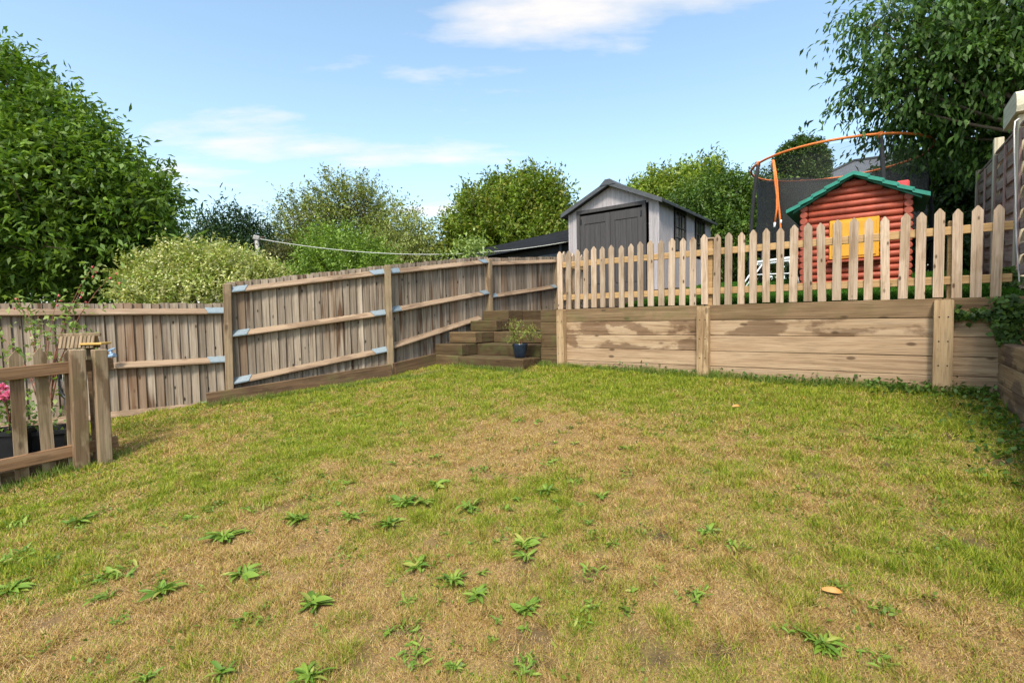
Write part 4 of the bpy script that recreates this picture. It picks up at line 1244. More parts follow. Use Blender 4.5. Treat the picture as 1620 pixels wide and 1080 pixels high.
# ---- washing line
def build_line():
    pa = P(406, 378, 11.0)
    gz = ground_z(pa.x, pa.y)
    root = thing('washing_line_post', 'thin grey washing line post with a hooked top behind the board fence', 'post', (pa.x, pa.y, gz))
    k = root.location
    put('pole', tube([(0.06, 0, -0.1), (0.03, 0, (pa.z - gz) * 0.5), Vector(pa) - k], 0.045, 8), M['pole'], root)
    put('cap', cbox(0.14, 0.11, 0.11, 0.02, 'wcap'), M['pole'], root, pa - k + Vector((0, 0, 0.02)), (0, 0.2, 0.3))
    put('hook', tube([pa - k + Vector((0.05, 0, 0.02)), pa - k + Vector((0.18, 0.05, 0.05))], 0.016, 6), M['bark'], root)
    A = P(411, 378, 11.0); B = P(905, 381, 12.6)
    l = thing('washing_line', 'pale cord sagging from the grey post across to the black outbuilding', 'washing line', A)
    pts = []
    for i in range(25):
        f = i / 24
        p = A.lerp(B, f); p.z -= 4 * 0.34 * f * (1 - f)
        pts.append(p - A)
    put('cord', tube(pts, 0.009, 6), M['line'], l)
build_line()

# ---- far house roof
def build_house():
    c = P(1342, 262, 24)
    z0 = ground_z(c.x, c.y)
    root = thing('house', 'neighbouring house with grey tiled hipped roof beyond the trampoline', 'house', (c.x, c.y, z0), ANG + R(8))
    ze = P(1318, 273, 22).z - z0; zr = ze + 1.75
    L, D = 4.2, 3.0
    put('wall', cbox(2 * L - 0.8, 2 * D - 0.8, ze + 0.2, 0.02, 'hw'), M['render_wall'], root, (2.0, D, ze / 2 - 0.1))
    x0, x1, y0, y1 = 2.0 - L, 2.0 + L, 0, 2 * D
    v = [(x0, y0, ze), (x1, y0, ze), (x1, y1, ze), (x0, y1, ze), (x0 + D * 0.9, D, zr), (x1 - D * 0.9, D, zr)]
    rf = put('roof', me_from(v, [(0, 1, 5, 4), (1, 2, 5), (2, 3, 4, 5), (3, 0, 4), (3, 2, 1, 0)]), M['tiles'], root)
    put('fascia', cbox(2 * L, 0.06, 0.22, 0.01, 'hf'), M['black_felt'], rf, (2.0, y0 - 0.02, ze - 0.06))
    put('fascia', cbox(2 * D, 0.06, 0.22, 0.01, 'hf2'), M['black_felt'], rf, (x0 - 0.02, D, ze - 0.06), (0, 0, R(90)))
    put('ridge', tube([(x0 + D * 0.9, D, zr + 0.02), (x1 - D * 0.9, D, zr + 0.02)], 0.09, 8), M['black_felt'], rf)
    put('hip_ridge', tube([(x0, y0, ze + 0.04), (x0 + D * 0.9, D, zr + 0.02)], 0.08, 8), M['black_felt'], rf)
    for xx in (0.3, 3.4):
        w = put('window', cbox(1.1, 0.05, 1.0, 0.01, 'hwin'), M['shed_glass'], root, (xx, 0.38, ze - 1.0))
        put('window_frame', cbox(1.2, 0.04, 0.07, 0.01, 'hwf'), M['white_metal'], w, (0, -0.01, 0.53))
        put('window_frame', cbox(1.2, 0.04, 0.07, 0.01, 'hwf'), M['white_metal'], w, (0, -0.01, -0.53))
build_house()

# ================================================================== TREES AND SHRUBS
LAUREL = [(0.09, 0.17, 0.02), (0.125, 0.21, 0.028), (0.065, 0.125, 0.016), (0.18, 0.27, 0.04)]
tree('broadleaf_tree', 'big dense dark green broadleaf tree rising behind the low end of the board fence', 'tree',
     [lobe(-70, 220, 10.5, 150, 125), lobe(30, 210, 10, 82, 80), lobe(88, 205, 9.6, 45, 42), lobe(10, 145, 9.7, 46, 48), lobe(125, 255, 9.4, 42, 38), lobe(60, 290, 9.2, 60, 50), lobe(232, 308, 9.3, 26, 28), lobe(-10, 240, 9.2, 60, 60),  lobe(85, 290, 9.8, 105, 95), lobe(155, 305, 9.6, 74, 72), lobe(205, 345, 9.4, 58, 60),
      lobe(60, 360, 9.8, 170, 105), lobe(-80, 380, 10, 130, 120), lobe(140, 410, 10.2, 110, 60)],
     (-8.6, 10.6), 7600, 10, 0.155, 0.06, LAUREL, 21, 0.2, 'gloss_leaf', up=0.4, droop=0.3, twig=0.5, rlo=0.55, spread=0.6, uneven=0.28, twig_wood=500)
tree('variegated_shrub', 'rounded pale yellow-green variegated shrub behind the board fence', 'shrub',
     [lobe(280, 438, 9.2, 66, 40), lobe(345, 432, 9.4, 68, 36), lobe(410, 444, 9.6, 42, 24), lobe(240, 462, 9.2, 36, 34), lobe(325, 470, 9.3, 105, 42)],
     tuple(P(320, 450, 9.35)[:2]), 5200, 9, 0.066, 0.032, [(0.36, 0.40, 0.10), (0.48, 0.48, 0.18), (0.24, 0.32, 0.06), (0.60, 0.57, 0.30)], 22, 0.05,
     up=0.8, droop=0.05, twig=0.22, rlo=0.6, uneven=0.1)
tree('conifer', 'dark blue-green conifer behind the variegated shrub', 'tree',
     [lobe(360, 385, 24, 32, 45), lobe(395, 390, 25, 30, 38), lobe(330, 395, 24, 34, 40), lobe(360, 420, 24, 70, 40)],
     tuple(P(365, 420, 24)[:2]), 1500, 10, 0.24, 0.07, [(0.022, 0.05, 0.018), (0.035, 0.07, 0.025), (0.05, 0.09, 0.03)], 23, 0.15, up=0.8, droop=0.1, twig=0.8, uneven=0.3)
tree('willow_tree', 'airy round-headed tree with sky showing between its fine branches', 'tree',
     [lobe(545, 372, 28, 84, 66), lobe(482, 372, 28, 48, 50), lobe(610, 382, 28, 58, 48), lobe(548, 325, 28, 52, 34), lobe(540, 410, 28, 100, 42)],
     tuple(P(545, 430, 28)[:2]), 2900, 9, 0.19, 0.085, [(0.23, 0.27, 0.06), (0.16, 0.21, 0.04), (0.29, 0.30, 0.075), (0.12, 0.17, 0.035)], 24, 0.22,
     up=0.7, droop=0.1, twig=1.1, rlo=0.25, uneven=0.12, twig_wood=1500)
tree('birch_tree', 'slender drooping pale birch beside the airy round-headed tree', 'tree',
     [lobe(640, 385, 24, 45, 48), lobe(665, 400, 24, 34, 42), lobe(615, 405, 24, 35, 35), lobe(645, 420, 24, 60, 30)],
     tuple(P(640, 420, 24)[:2]), 1500, 9, 0.17, 0.07, [(0.24, 0.28, 0.07), (0.19, 0.23, 0.055), (0.30, 0.32, 0.10)], 25, 0.1, up=0.2, droop=0.9, twig=0.9, rlo=0.3, twig_wood=250)
tree('leafy_shrub', 'bright fresh green shrub behind the middle of the board fence', 'shrub',
     [lobe(545, 405, 17, 52, 34), lobe(510, 400, 17.5, 34, 34), lobe(580, 415, 17, 40, 28), lobe(540, 435, 17, 80, 30)],
     tuple(P(545, 420, 17)[:2]), 1700, 10, 0.12, 0.05, [(0.18, 0.28, 0.04), (0.24, 0.35, 0.055), (0.12, 0.20, 0.03)], 26, 0.07, up=0.8, twig=0.5, uneven=0.2)
tree('leafy_shrub', 'dull brownish green bush beside the washing line post', 'shrub',
     [lobe(460, 412, 18, 34, 26), lobe(440, 420, 18, 30, 25), lobe(455, 440, 18, 50, 30)],
     tuple(P(455, 430, 18)[:2]), 900, 10, 0.12, 0.05, [(0.10, 0.10, 0.03), (0.14, 0.13, 0.04), (0.07, 0.08, 0.025)], 27, 0.07, up=0.5, twig=0.4)
tree('maple_tree', 'full green tree with upright shoots behind the black outbuilding', 'tree',
     [lobe(800, 355, 24, 80, 56), lobe(848, 325, 24, 46, 40), lobe(752, 372, 24, 42, 42), lobe(878, 355, 24, 28, 36), lobe(795, 312, 24, 24, 26), lobe(810, 392, 24, 98, 40), lobe(842, 288, 24, 9, 20), lobe(820, 292, 24, 8, 18)],
     tuple(P(815, 400, 24)[:2]), 5200, 10, 0.205, 0.095, [(0.15, 0.22, 0.022), (0.21, 0.29, 0.032), (0.09, 0.145, 0.018), (0.24, 0.25, 0.045)], 28, 0.22,
     up=1.0, droop=0.1, twig=0.7, rlo=0.45, uneven=0.22, twig_wood=300)
tree('climbing_plant', 'small sprawling plant with pale green leaves above the corner of the board fence', 'plant',
     [lobe(735, 402, 11.6, 24, 14), lobe(752, 396, 11.8, 12, 14)], tuple(P(738, 410, 11.7)[:2]), 60, 9, 0.10, 0.055,
     [(0.20, 0.28, 0.06), (0.28, 0.36, 0.11)], 29, 0.02, up=0.8, twig=0.3, rlo=0.3)
tree('fruit_tree', 'light green tree with upright shoots behind the grey shed', 'tree',
     [lobe(1065, 325, 21, 68, 34), lobe(1022, 328, 21, 38, 26), lobe(1110, 308, 21, 36, 32), lobe(1085, 290, 21, 13, 20), lobe(1122, 278, 21, 11, 22), lobe(1045, 352, 21, 80, 36), lobe(1036, 302, 21, 11, 18), lobe(1140, 290, 21, 10, 18)],
     tuple(P(1065, 360, 21)[:2]), 3800, 10, 0.185, 0.08, [(0.18, 0.26, 0.03), (0.24, 0.33, 0.042), (0.29, 0.33, 0.06), (0.12, 0.18, 0.025)], 30, 0.2,
     up=1.2, droop=0.1, twig=0.6, rlo=0.45, uneven=0.25)
tree('leafy_hedge', 'dense mid-green leafy bush between the grey shed and the trampoline', 'shrub',
     [lobe(1130, 335, 17.5, 66, 50), lobe(1180, 330, 17, 52, 48), lobe(1215, 350, 16.5, 50, 60), lobe(1150, 390, 17, 90, 50), lobe(1100, 360, 18, 40, 35)],
     tuple(P(1150, 400, 17)[:2]), 4600, 10, 0.135, 0.065, [(0.065, 0.125, 0.018), (0.10, 0.175, 0.025), (0.045, 0.09, 0.014), (0.15, 0.22, 0.038)], 31, 0.12,
     up=0.3, droop=0.4, twig=0.5, uneven=0.12)
tree('clipped_conifer', 'clipped dark green rounded conifer column seen through the trampoline net', 'tree',
     [lobe(1268, 256, 17, 32, 36, 0.7), lobe(1255, 262, 17, 26, 30, 0.6), lobe(1282, 262, 17, 24, 32, 0.6), lobe(1268, 315, 17, 40, 60, 0.9)],
     tuple(P(1268, 300, 17)[:2]), 3800, 9, 0.11, 0.05, [(0.035, 0.075, 0.014), (0.06, 0.11, 0.02), (0.09, 0.14, 0.03)], 32, 0.1, up=0.2, twig=0.16, rlo=0.7, uneven=0.05)
CHERRY = [(0.06, 0.125, 0.022), (0.085, 0.165, 0.03), (0.12, 0.21, 0.042), (0.045, 0.095, 0.018)]
tree('cherry_tree', 'large cherry tree with drooping leaves overhanging the lapped fence and trampoline', 'tree',
     [lobe(1600, 0, 7.6, 100, 55), lobe(1500, 28, 7.8, 72, 30), lobe(1415, 12, 8.0, 42, 16), lobe(1380, 42, 8.0, 30, 12), lobe(1450, 88, 7.9, 62, 22), lobe(1395, 118, 8.1, 40, 13),
      lobe(1368, 152, 8.2, 24, 12), lobe(1440, 145, 8.0, 56, 20), lobe(1530, 110, 7.7, 84, 40), lobe(1610, 110, 7.5, 84, 60), lobe(1490, 182, 8.3, 62, 22), lobe(1565, 190, 8.2, 78, 34),
      lobe(1425, 205, 8.8, 32, 12), lobe(1650, 200, 7.6, 70, 70), lobe(1720, 40, 7.4, 150, 150)],
     tuple(W(7.0, 3.4)[:2]), 3100, 11, 0.125, 0.05, CHERRY, 33, 0.06, 'gloss_leaf', base_z=terrace_z(3.0) - 0.1, up=0.0, droop=0.9, twig=0.55, rlo=0.2, spread=0.45, uneven=0.2, twig_wood=420)
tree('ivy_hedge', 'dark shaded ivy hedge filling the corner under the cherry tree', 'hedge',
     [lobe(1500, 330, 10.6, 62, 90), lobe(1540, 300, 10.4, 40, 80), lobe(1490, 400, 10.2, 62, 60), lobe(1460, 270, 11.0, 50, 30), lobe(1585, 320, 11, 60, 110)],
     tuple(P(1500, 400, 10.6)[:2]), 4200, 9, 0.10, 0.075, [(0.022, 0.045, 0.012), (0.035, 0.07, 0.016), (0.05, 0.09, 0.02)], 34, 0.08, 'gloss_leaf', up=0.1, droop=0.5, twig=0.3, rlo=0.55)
# far tree belt that closes the view between the single trees
def belt():
    rng = np.random.default_rng(40)
    lob = []
    for i in range(26):
        u = -500 + i * 100 + rng.uniform(-30, 30)
        lob.append(lobe(u, 428 + rng.uniform(-12, 10) - max(0, (u - 700)) * 0.06, 44 + rng.uniform(-5, 5), 85, 38 + rng.uniform(-8, 12), 4))
    lob = [(np.array(c), np.array(r)) for c, r in lob]
    pos, ax, nr, L, Wd, C, *_ = crown_arrays(rng, lob, 7000, 7, 0.55, 0.3, [(0.05, 0.09, 0.02), (0.08, 0.13, 0.03), (0.035, 0.07, 0.018)], twig=1.2)
    tag(put('far_woodland', leaves_mesh('woodland', pos, ax, nr, L, Wd, C), M['leaf']), 'far belt of dark green trees closing the view', 'woodland', kind='stuff')
belt()

# ---- ivy on the right corner and low growth along the wall foot
def leafset(name, label, cat, pts, leaf, wid, cols, seed, kind='stuff', nrm=(0, 0, 1), droop=0.4, mat='gloss_leaf'):
    rng = np.random.default_rng(seed); n = len(pts)
    pts = np.array(pts)
    ax = norm(rng.normal(size=(n, 3)) * 0.8 + np.array([0, 0, -droop]))
    nr = norm(np.array(nrm) + rng.normal(size=(n, 3)) * 0.4)
    me = leaves_mesh(name, pts, ax, nr, leaf * rng.uniform(0.6, 1.3, n), wid * rng.uniform(0.6, 1.3, n), pick_cols(rng, n, cols))
    return tag(put(name, me, M[mat]), label, cat, kind=kind)
rng = np.random.default_rng(50)
pts = []
for i in range(1500):
    f = rng.random()
    v = 425 + f * 118
    u = 1592 + rng.normal(0, 7 + 5 * math.sin(f * 6) ** 2) + (4 if f > 0.5 else 0)
    pts.append(P(u, v, (5.4 if v < 470 else 4.80) + rng.normal(0, 0.05)))
for i in range(260):
    p = W(rng.uniform(4.62, 5.2), -0.06 + rng.normal(0, 0.03), -0.075 + rng.normal(0, 0.03)); pts.append(p)
leafset('ivy', 'dark ivy trailing over the wall corner beside the lapped fence', 'ivy', pts, 0.055, 0.05, [(0.035, 0.075, 0.015), (0.06, 0.12, 0.02), (0.12, 0.20, 0.04)], 51, nrm=(-0.5, -0.6, 0.5))
pts = []
for i in range(1700):
    if i < 500:
        s = 4.95 - abs(rng.normal(0, 0.17)); t = -rng.random() ** 1.3 * 2.6
    elif i < 1000:
        s = rng.uniform(3.9, 4.95); t = -abs(rng.normal(0, 0.15)) - 0.02
    else:
        s = 0.1 + 4.6 * rng.random() ** 0.6; t = -abs(rng.normal(0, 0.05)) - 0.02
    p = W(s, t); z = float(lawn_z(p.x, p.y))
    pts.append((p.x, p.y, z + abs(rng.normal(0.03, 0.035))))
leafset('ground_cover', 'low leafy weeds creeping along the foot of the sleeper walls', 'weeds', pts, 0.05, 0.032, [(0.07, 0.14, 0.02), (0.11, 0.20, 0.03), (0.045, 0.09, 0.015)], 52, droop=-0.1, mat='leaf')
# longer grass fringe at the foot of walls and fence
def fringe():
    rng = np.random.default_rng(53); B = []
    n = 9000
    for i in range(n):
        r = rng.random()
        if r < 0.5: p = W(rng.uniform(-0.45, 4.9), -0.06 - abs(rng.normal(0, 0.05)))
        elif r < 0.62: p = W(rng.uniform(-1.9, -0.4), -0.54 - abs(rng.normal(0, 0.05)))
        elif r < 0.85:
            f = rng.random(); a = P(330, 600, 7.05); b = P(700, 600, 8.3); p = a.lerp(b, f) + Vector((0.04, -0.09 - abs(rng.normal(0, 0.05)), 0))
        else:
            p = GA - E2 * rng.uniform(-0.4, 1.6) + E1 * (0.02 + rng.normal(0, 0.07))
        B.append((p.x, p.y, float(lawn_z(p.x, p.y))))
    B = np.array(B)
    a = rng.uniform(0, 6.28, n); h = rng.uniform(0.03, 0.11, n) * (0.4 + VN2.fbm(B[:, 0] * 3, B[:, 1] * 3, 2))
    sd = np.stack([np.cos(a), np.sin(a), 0 * a], 1) * 0.005
    tip = B + np.stack([rng.normal(0, 0.03, n), rng.normal(0, 0.03, n), h], 1)
    C = pick_cols(rng, n, [(0.12, 0.20, 0.03), (0.18, 0.26, 0.045), (0.08, 0.14, 0.02), (0.3, 0.29, 0.1)])
    tag(put('grass_fringe', mesh_poly('fringe', np.stack([B - sd, B + sd, tip], 1), C, 3), M['grass']), 'longer grass along the foot of the walls and fences', 'grass', kind='stuff')
fringe()

# ---- plantain rosettes in the lawn
WEEDS = [(495, 957, 62), (660, 1040, 78), (825, 1055, 84), (490, 1074, 74), (650, 995, 56), (720, 922, 48), (755, 945, 46), (830, 865, 50), (833, 884, 44),
         (660, 900, 46), (615, 832, 48), (640, 800, 50), (668, 797, 42), (690, 770, 42), (470, 825, 46), (357, 852, 48), (385, 912, 50), (255, 938, 66),
         (190, 910, 62), (165, 915, 40), (558, 820, 42), (690, 725, 28), (755, 745, 38), (748, 762, 26), (745, 805, 46), (865, 780, 46), (910, 765, 40), (885, 812, 30), (990, 745, 30),
         (995, 712, 28), (1097, 945, 62), (940, 910, 50), (937, 962, 58), (915, 992, 56), (1120, 845, 42), (1170, 868, 46), (1302, 1022, 64), (1318, 1040, 40), (1392, 1044, 52), (1420, 1030, 26),
         (950, 788, 36), (20, 888, 46), (15, 935, 52), (30, 832, 40), (118, 830, 42), (398, 810, 40), (532, 775, 30), (822, 668, 34), (855, 668, 30), (832, 760, 32),
         (870, 735, 40), (640, 675, 30), (745, 862, 26), (835, 968, 46), (800, 808, 30), (1035, 920, 26), (930, 830, 30), (985, 805, 30), (350, 1068, 44), (230, 1075, 40),
         (1250, 1000, 40), (565, 660, 22), (720, 1060, 36), (410, 985, 30), (700, 955, 34)]
def leaf_mesh(L, w, arch, name):
    vs = []; n = 6
    for i in range(n):
        f = i / (n - 1)
        ww = w * (math.sin(math.pi * (0.12 + 0.86 * f)) ** 0.9) * 0.5 if i < n - 1 else 0.0015
        x = L * f; z = arch * math.sin(math.pi * f * 0.8) * L - 0.25 * L * f * f * arch
        vs += [(x, -ww, z + ww * 0.35), (x, 0, z), (x, ww, z + ww * 0.35)]
    fs = []
    for i in range(n - 1):
        a = i * 3; b = a + 3
        fs += [(a, a + 1, b + 1, b), (a + 1, a + 2, b + 2, b + 1)]
    me = me_from(vs, fs, name, True)
    return me
M['weed'] = None
m, nt, bsdf = newmat('plantain_leaf')
oi = node(nt, 'ShaderNodeObjectInfo')
tcn = node(nt, 'ShaderNodeTexCoord'); nn = node(nt, 'ShaderNodeTexNoise', Scale=30.0, Detail=3.0)
nt.links.new(tcn.outputs['Object'], nn.inputs['Vector'])
c0 = ramp(nt, oi.outputs['Random'], [(0.0, (0.11, 0.21, 0.018)), (0.4, (0.18, 0.30, 0.026)), (0.8, (0.26, 0.37, 0.04)), (1.0, (0.42, 0.40, 0.08))])
c0 = mixc(nt, fmath(nt, 'MULTIPLY', nn.outputs['Fac'], 0.35), c0, (0.07, 0.14, 0.018))
nt.links.new(c0, bsdf.inputs['Base Color']); bsdf.inputs['Roughness'].default_value = 0.6
tr = node(nt, 'ShaderNodeBsdfTranslucent'); nt.links.new(c0, tr.inputs[0])
mx = node(nt, 'ShaderNodeMixShader'); mx.inputs[0].default_value = 0.3
nt.links.new(bsdf.outputs[0], mx.inputs[1]); nt.links.new(tr.outputs[0], mx.inputs[2]); nt.links.new(mx.outputs[0], nt.nodes['Material Output'].inputs[0])
M['weed'] = m
LM = [leaf_mesh(1.0, 0.28, 0.15, 'leaf'), leaf_mesh(1.0, 0.20, 0.24, 'leaf'), leaf_mesh(1.0, 0.36, 0.08, 'leaf')]
rw = random.Random(12)
def WL(s):
    if s >= 60: return 'large dense rosette weed with long green leaves in the dry lawn'
    if s >= 42: return 'middling green rosette weed spreading flat in the dry lawn'
    return 'small low green rosette weed half sunk in the lawn'

rng = np.random.default_rng(91)
for k in range(70):                                    # the many small ones between them
    u_, v_ = (rng.normal(760, 230), 690 + 330 * rng.random() ** 1.2) if k < 52 else (rng.uniform(20, 560), rng.uniform(780, 1060))
    WEEDS.append((float(u_), float(v_), float(rng.uniform(13, 24) + (v_ - 690) * 0.035)))
for (u, v, size) in WEEDS:
    size = min(size, 70)
    p = lawn_hit(u, v)
    dist = (p - CAM_M.translation).length
    rad = 0.5 * size * dist / FPX * (0.9 if size > 50 else 1.08)
    root = thing('plantain_weed', WL(size), 'weed', p + Vector((0, 0, -0.003 if size > 50 else 0.006)), rw.uniform(0, 6.28), 'rosette weeds scattered over the lawn')
    nl = 34 if size > 60 else (26 if size > 44 else (18 if size > 34 else 12))
    ragged = rw.random() < 0.5                         # half of them are broken-up, mown-over clumps
    if ragged: nl = int(nl * 1.5)
    for i in range(nl):
        a = 2 * math.pi * i / nl * 1.618 * 2 + rw.uniform(-0.35, 0.35)
        f = rw.choice((rw.uniform(0.3, 0.7), rw.uniform(0.6, 1.1))) * rad
        sp = 0.12
        if ragged: f *= 0.55; sp = 0.36; a = rw.uniform(0, 6.28)
        put('leaf', LM[rw.randrange(3)], M['weed'], root, (rw.gauss(0, sp) * rad, rw.gauss(0, sp) * rad, 0.0005 * i), (rw.uniform(-0.6, 0.6), -rw.uniform(-0.05, 0.4) * (1.7 if f < 0.6 * rad else 0.7), a), (f, f * rw.uniform(0.6, 1.1), f))

# clover and other small leafy growth in the sward: nobody could count it
def clover():
    rng = np.random.default_rng(77); pts = []
    for k in range(420):
        x = rng.uniform(-5, 4.6); y = rng.uniform(1.6, 8.2)
        if not inside(np.array([x]), np.array([y]))[0] or abs(x) > y * 1.15 + 0.3: continue
        r = rng.uniform(0.02, 0.09); n = int(rng.uniform(6, 34))
        q = rng.normal(size=(n, 2)) * r
        for a, b in q: pts.append((x + a, y + b, float(lawn_z(x + a, y + b)) + rng.uniform(0.004, 0.03)))
    leafset('lawn_clover', 'small leafy clover patches mixed through the lawn', 'clover', pts, 0.026, 0.017, [(0.12, 0.19, 0.02), (0.18, 0.25, 0.03), (0.09, 0.15, 0.018)], 78, droop=0.0, mat='leaf')
clover()

# fallen leaves
m, nt, bsdf = newmat('fallen_leaf'); bsdf.inputs['Base Color'].default_value = (0.50, 0.24, 0.06, 1); bsdf.inputs['Roughness'].default_value = 0.6
M['fallen'] = m
for (u, v, L_, rot, lab) in ((1300, 938, 0.065, -0.25, 'curled yellow-brown fallen leaf lying alone on the dry front of the lawn'),
                        (1158, 646, 0.07, 0.3, 'small orange fallen leaf on the grass near the retaining wall'),
                        (1270, 633, 0.06, 1.2, 'yellow fallen leaf on the grass below the stained sleepers')):
    p = lawn_hit(u, v)
    o = put('fallen_leaf', leaf_mesh(L_ * 1.3, L_ * 0.42, 0.3, 'leaf'), M['fallen'], None, p + Vector((0, 0, 0.022)), (0.9, 0.12, rot))
    tag(o, lab, 'leaf')

# ---- potted shrub on the first step
def build_potted():
    p = W(-0.66, -0.27, -0.67)
    root = thing('potted_shrub', 'small yellow-green shrub in a dark blue glazed pot on the bottom step', 'potted plant', p)
    put('pot', lathe([(0.0, 0.004), (0.085, 0.004), (0.092, 0.012), (0.112, 0.12), (0.124, 0.205), (0.128, 0.222), (0.118, 0.222), (0.112, 0.2), (0.0, 0.195)], 28), M['blue_pot'], root)
    put('soil', lathe([(0.113, 0.203), (0.0, 0.212)], 20), M['soil'], root)
    rng = np.random.default_rng(61); rnd = random.Random(61)
    for k in range(9):
        e = Vector((rnd.uniform(-0.15, 0.26), rnd.uniform(-0.12, 0.12), rnd.uniform(0.35, 0.52)))
        put('stem', tube(bez(Vector((rnd.uniform(-0.03, 0.03), rnd.uniform(-0.03, 0.03), 0.2)), Vector((e.x * 0.2, e.y * 0.2, e.z * 0.75)), e, 5), [0.006, 0.005, 0.004, 0.003, 0.002], 5), M['twig'], root)
    lob = [(np.array((-0.09, 0, 0.50)), np.array((0.10, 0.1, 0.08))), (np.array((0.19, 0.0, 0.42)), np.array((0.12, 0.1, 0.07))), (np.array((0.24, 0.02, 0.34)), np.array((0.08, 0.08, 0.06))),
           (np.array((0.03, 0.0, 0.36)), np.array((0.14, 0.1, 0.09))), (np.array((-0.12, 0, 0.30)), np.array((0.06, 0.06, 0.05)))]
    pos, ax, nr, L, Wd, C, *_ = crown_arrays(rng, lob, 240, 7, 0.028, 0.016, [(0.24, 0.28, 0.06), (0.32, 0.34, 0.09), (0.15, 0.20, 0.04), (0.22, 0.13, 0.05)], twig=0.07, rlo=0.3, droop=0.1)
    tag(put('foliage', leaves_mesh('foliage', pos, ax, nr, L, Wd, C), M['leaf'], root), kind='stuff')
build_potted()

# ---- things behind the old picket fence
def square_pot(w0, w1, h):
    bm = bmesh.new()
    q = []
    for w, z in ((w0, 0), (w1, h), (w1 + 0.03, h), (w1 + 0.03, h + 0.04), (w1 - 0.02, h + 0.04), (w1 - 0.05, h - 0.03)):
        q.append([bm.verts.new((sx * w / 2, sy * w / 2, z)) for sx, sy in ((-1, -1), (1, -1), (1, 1), (-1, 1))])
    for a, b in zip(q, q[1:]):
        for i in range(4): bm.faces.new((a[i], a[(i + 1) % 4], b[(i + 1) % 4], b[i]))
    bm.faces.new(q[0][::-1]); bm.faces.new(q[-1])
    me = bpy.data.meshes.new('pot'); bm.to_mesh(me); bm.free(); return me
def on_patio(u, d):
    p = P(u, 600, d); return Vector((p.x, p.y, pz))
def build_pots():
    rnd = random.Random(71); rng = np.random.default_rng(71)
    b = on_patio(70, 5.25)
    r1 = thing('potted_shrub', 'tall red-stemmed shrub with pale leaves in a black pot behind the old picket fence', 'potted plant', b, 0.5)
    put('pot', square_pot(0.26, 0.36, 0.40), M['black'], r1)
    tips = [P(u, v, 5.25) for u, v in ((28, 470), (92, 465), (128, 460), (148, 420), (182, 430), (0, 528), (60, 500), (110, 490), (120, 520), (18, 550), (75, 520), (40, 480))]
    inv = Matrix.Rotation(-0.5, 4, 'Z')
    LE = []
    for e in tips:
        e = inv @ (e - b)
        st = tube(bez(Vector((rnd.uniform(-0.05, 0.05), rnd.uniform(-0.05, 0.05), 0.38)), Vector((e.x * 0.15, e.y * 0.15, e.z * 0.72)), e, 7), [0.009, 0.007, 0.006, 0.005, 0.004, 0.003, 0.002], 6)
        put('stem', st, M['twig'], r1)
        for j in range(34):
            f = rnd.choice((rnd.uniform(0.55, 1.0), rnd.uniform(0.9, 1.02)))
            c = Vector((e.x * (0.15 + 0.85 * f), e.y * (0.15 + 0.85 * f), 0.38 + (e.z - 0.38) * f))
            LE.append(c + Vector((rnd.gauss(0, 0.06), rnd.gauss(0, 0.06), rnd.gauss(0, 0.05))))
    for j in range(90): LE.append(Vector((rnd.gauss(0.0, 0.14), rnd.gauss(0, 0.12), rnd.uniform(0.35, 0.95))))
    LE = np.array(LE); n = len(LE)
    me = leaves_mesh('foliage', LE, rng.normal(size=(n, 3)), norm(np.array([0, 0, 1.0]) + rng.normal(size=(n, 3)) * 0.5), rng.uniform(0.045, 0.085, n), rng.uniform(0.026, 0.048, n),
                     pick_cols(rng, n, [(0.19, 0.28, 0.06), (0.26, 0.36, 0.09), (0.12, 0.20, 0.04), (0.36, 0.40, 0.14)]))
    tag(put('foliage', me, M['leaf'], r1), kind='stuff')
    for e in tips[:5]:
        for j in range(3):
            q = inv @ (e - b)
            q = q + Vector((rnd.gauss(0, 0.03), rnd.gauss(0, 0.02), -0.02 - 0.05 * j))
            put('bud', lathe([(0, -0.014), (0.009, -0.005), (0.010, 0.004), (0, 0.016)], 8), M['bud'], r1, q, (rnd.uniform(-1, 1), rnd.uniform(-1, 1), 0))
    b = on_patio(8, 4.95)
    r2 = thing('potted_flower', 'pink flowering plant in a tapered black pot at the end of the old picket fence', 'potted plant', b, 0.2)
    put('pot', square_pot(0.20, 0.30, 0.46), M['black'], r2)
    n = 260
    c = np.stack([rng.normal(0, 0.11, n), rng.normal(0, 0.11, n), rng.uniform(0.46, 0.86, n)], 1)
    me = leaves_mesh('foliage', c, rng.normal(size=(n, 3)), norm(np.array([0, 0, 1.0]) + rng.normal(size=(n, 3)) * 0.5), rng.uniform(0.04, 0.075, n), rng.uniform(0.025, 0.045, n),
                     pick_cols(rng, n, [(0.14, 0.24, 0.04), (0.22, 0.32, 0.06), (0.10, 0.16, 0.03)]))
    tag(put('foliage', me, M['leaf'], r2), kind='stuff')
    for k in range(6): 
        put('stem', tube(bez(Vector((0, 0, 0.45)), Vector((0.02, 0, 0.6)), Vector((rnd.uniform(-.1, .1), rnd.uniform(-.1, .1), 0.85)), 5), 0.005, 5), M['twig'], r2)
    iv2 = Matrix.Rotation(-0.2, 4, 'Z')
    for (u, v) in ((5, 612), (15, 622), (-6, 620), (8, 628), (-14, 610)):
        q = iv2 @ (P(u, v, 4.86) - b)
        N = 40
        dirs = norm(rng.normal(size=(N, 3)))
        me = leaves_mesh('petals', dirs * 0.008, dirs, norm(rng.normal(size=(N, 3))), np.full(N, 0.04), np.full(N, 0.032), pick_cols(rng, N, [(0.75, 0.16, 0.36), (0.85, 0.28, 0.48)]))
        put('flower', me, M['leaf'], r2, q)
M['bud'] = plain('pink_bud', (0.65, 0.12, 0.12), 0.5, 0, 0.1, 20, 0)
build_pots()
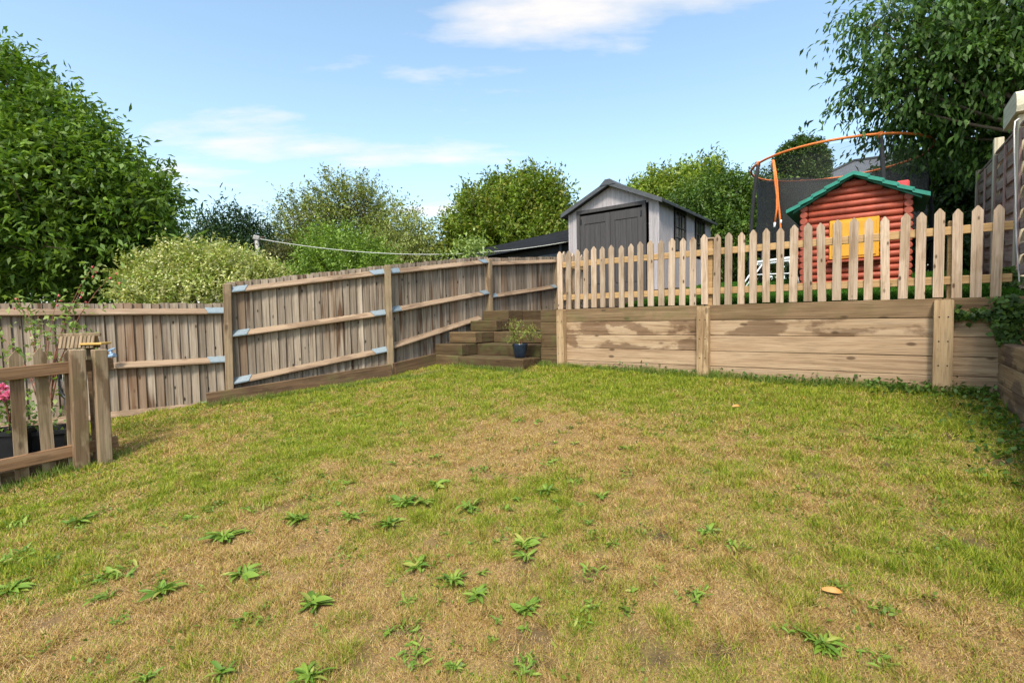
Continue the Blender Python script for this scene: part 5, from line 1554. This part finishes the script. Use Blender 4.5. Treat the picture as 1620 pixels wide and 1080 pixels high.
def build_bird_table():
    b = on_patio(146, 5.15)
    root = thing('bird_table', 'small weathered bird table with slatted roof and yellow board behind the fence posts', 'bird table', b, 0.25)
    zt = P(150, 545, 5.15).z - pz
    put('post', cbox(0.055, 0.055, zt, 0.005, 'bt'), M['gravel'], root, (0.0, 0, zt / 2))
    put('board', cbox(0.19, 0.2, 0.022, 0.004, 'bb'), M['pale_wood'], root, (0.05, 0, zt + 0.011))
    for i in range(9):
        put('slat', cbox(0.028, 0.02, 0.13, 0.004, 'bs'), M['post'], root, (-0.22 + i * 0.034, -0.06, zt + 0.03), (-0.35, 0, 0))
    put('ridge', cbox(0.36, 0.03, 0.035, 0.005, 'br'), M['post'], root, (-0.07, -0.02, zt + 0.105))
    for i in range(9):
        put('slat', cbox(0.028, 0.02, 0.13, 0.004, 'bs'), M['post'], root, (-0.22 + i * 0.034, 0.03, zt + 0.03), (0.35, 0, 0))
build_bird_table()
def build_tool():
    b = on_patio(105, 5.0)
    root = thing('garden_tool', 'black upright garden tool with rounded mesh head leaning behind the old picket fence', 'tool', b, -0.2)
    h = P(105, 607, 5.0).z - pz
    lo = P(105, 700, 5.0).z - pz
    put('handle', tube([(0, 0, -0.02), (0, 0, h - 0.32), (0, 0, h - 0.16)], [0.02, 0.02, 0.03], 8), M['black'], root)
    pts = [(0.085 * math.cos(a), 0, h + 0.15 * math.sin(a)) for a in [2 * math.pi * k / 24 for k in range(24)]]
    put('hoop', tube(pts, 0.016, 6, closed=True), M['black'], root)
    for i in range(-3, 4):
        x = i * 0.022; zz_ = 0.14 * math.sqrt(max(0, 1 - (x / 0.085) ** 2))
        put('wire', tube([(x, 0, h - zz_), (x, 0, h + zz_)], 0.003, 5), M['pole'], root)
    put('blade', prism([(-0.1, 0), (0.1, 0), (0.03, 0.24), (-0.03, 0.24)], -0.012, 0.012, 'blade'), M['black'], root, (0, 0, 0.02))
build_tool()
def build_clip():
    p = P(173, 562, 6.3)
    root = thing('hose_connector', 'pale blue plastic connector on the middle rail of the board fence', 'connector', P(174, 572, 6.66))
    put('body', tube([(-0.02, 0, 0.06), (0.07, 0, 0.09)], 0.03, 10), M['pale_blue'], root)
    put('stem', tube([(0.02, 0, 0.0), (0.02, 0, 0.16)], 0.016, 8), M['pale_blue'], root)
    put('lever', cbox(0.11, 0.02, 0.025, 0.006, 'lev'), M['pale_blue'], root, (0.03, -0.01, 0.16), (0, -0.3, 0))
M['pale_blue'] = plain('pale_blue_plastic', (0.22, 0.32, 0.45), 0.5, 0, 0.1, 20)
build_clip()
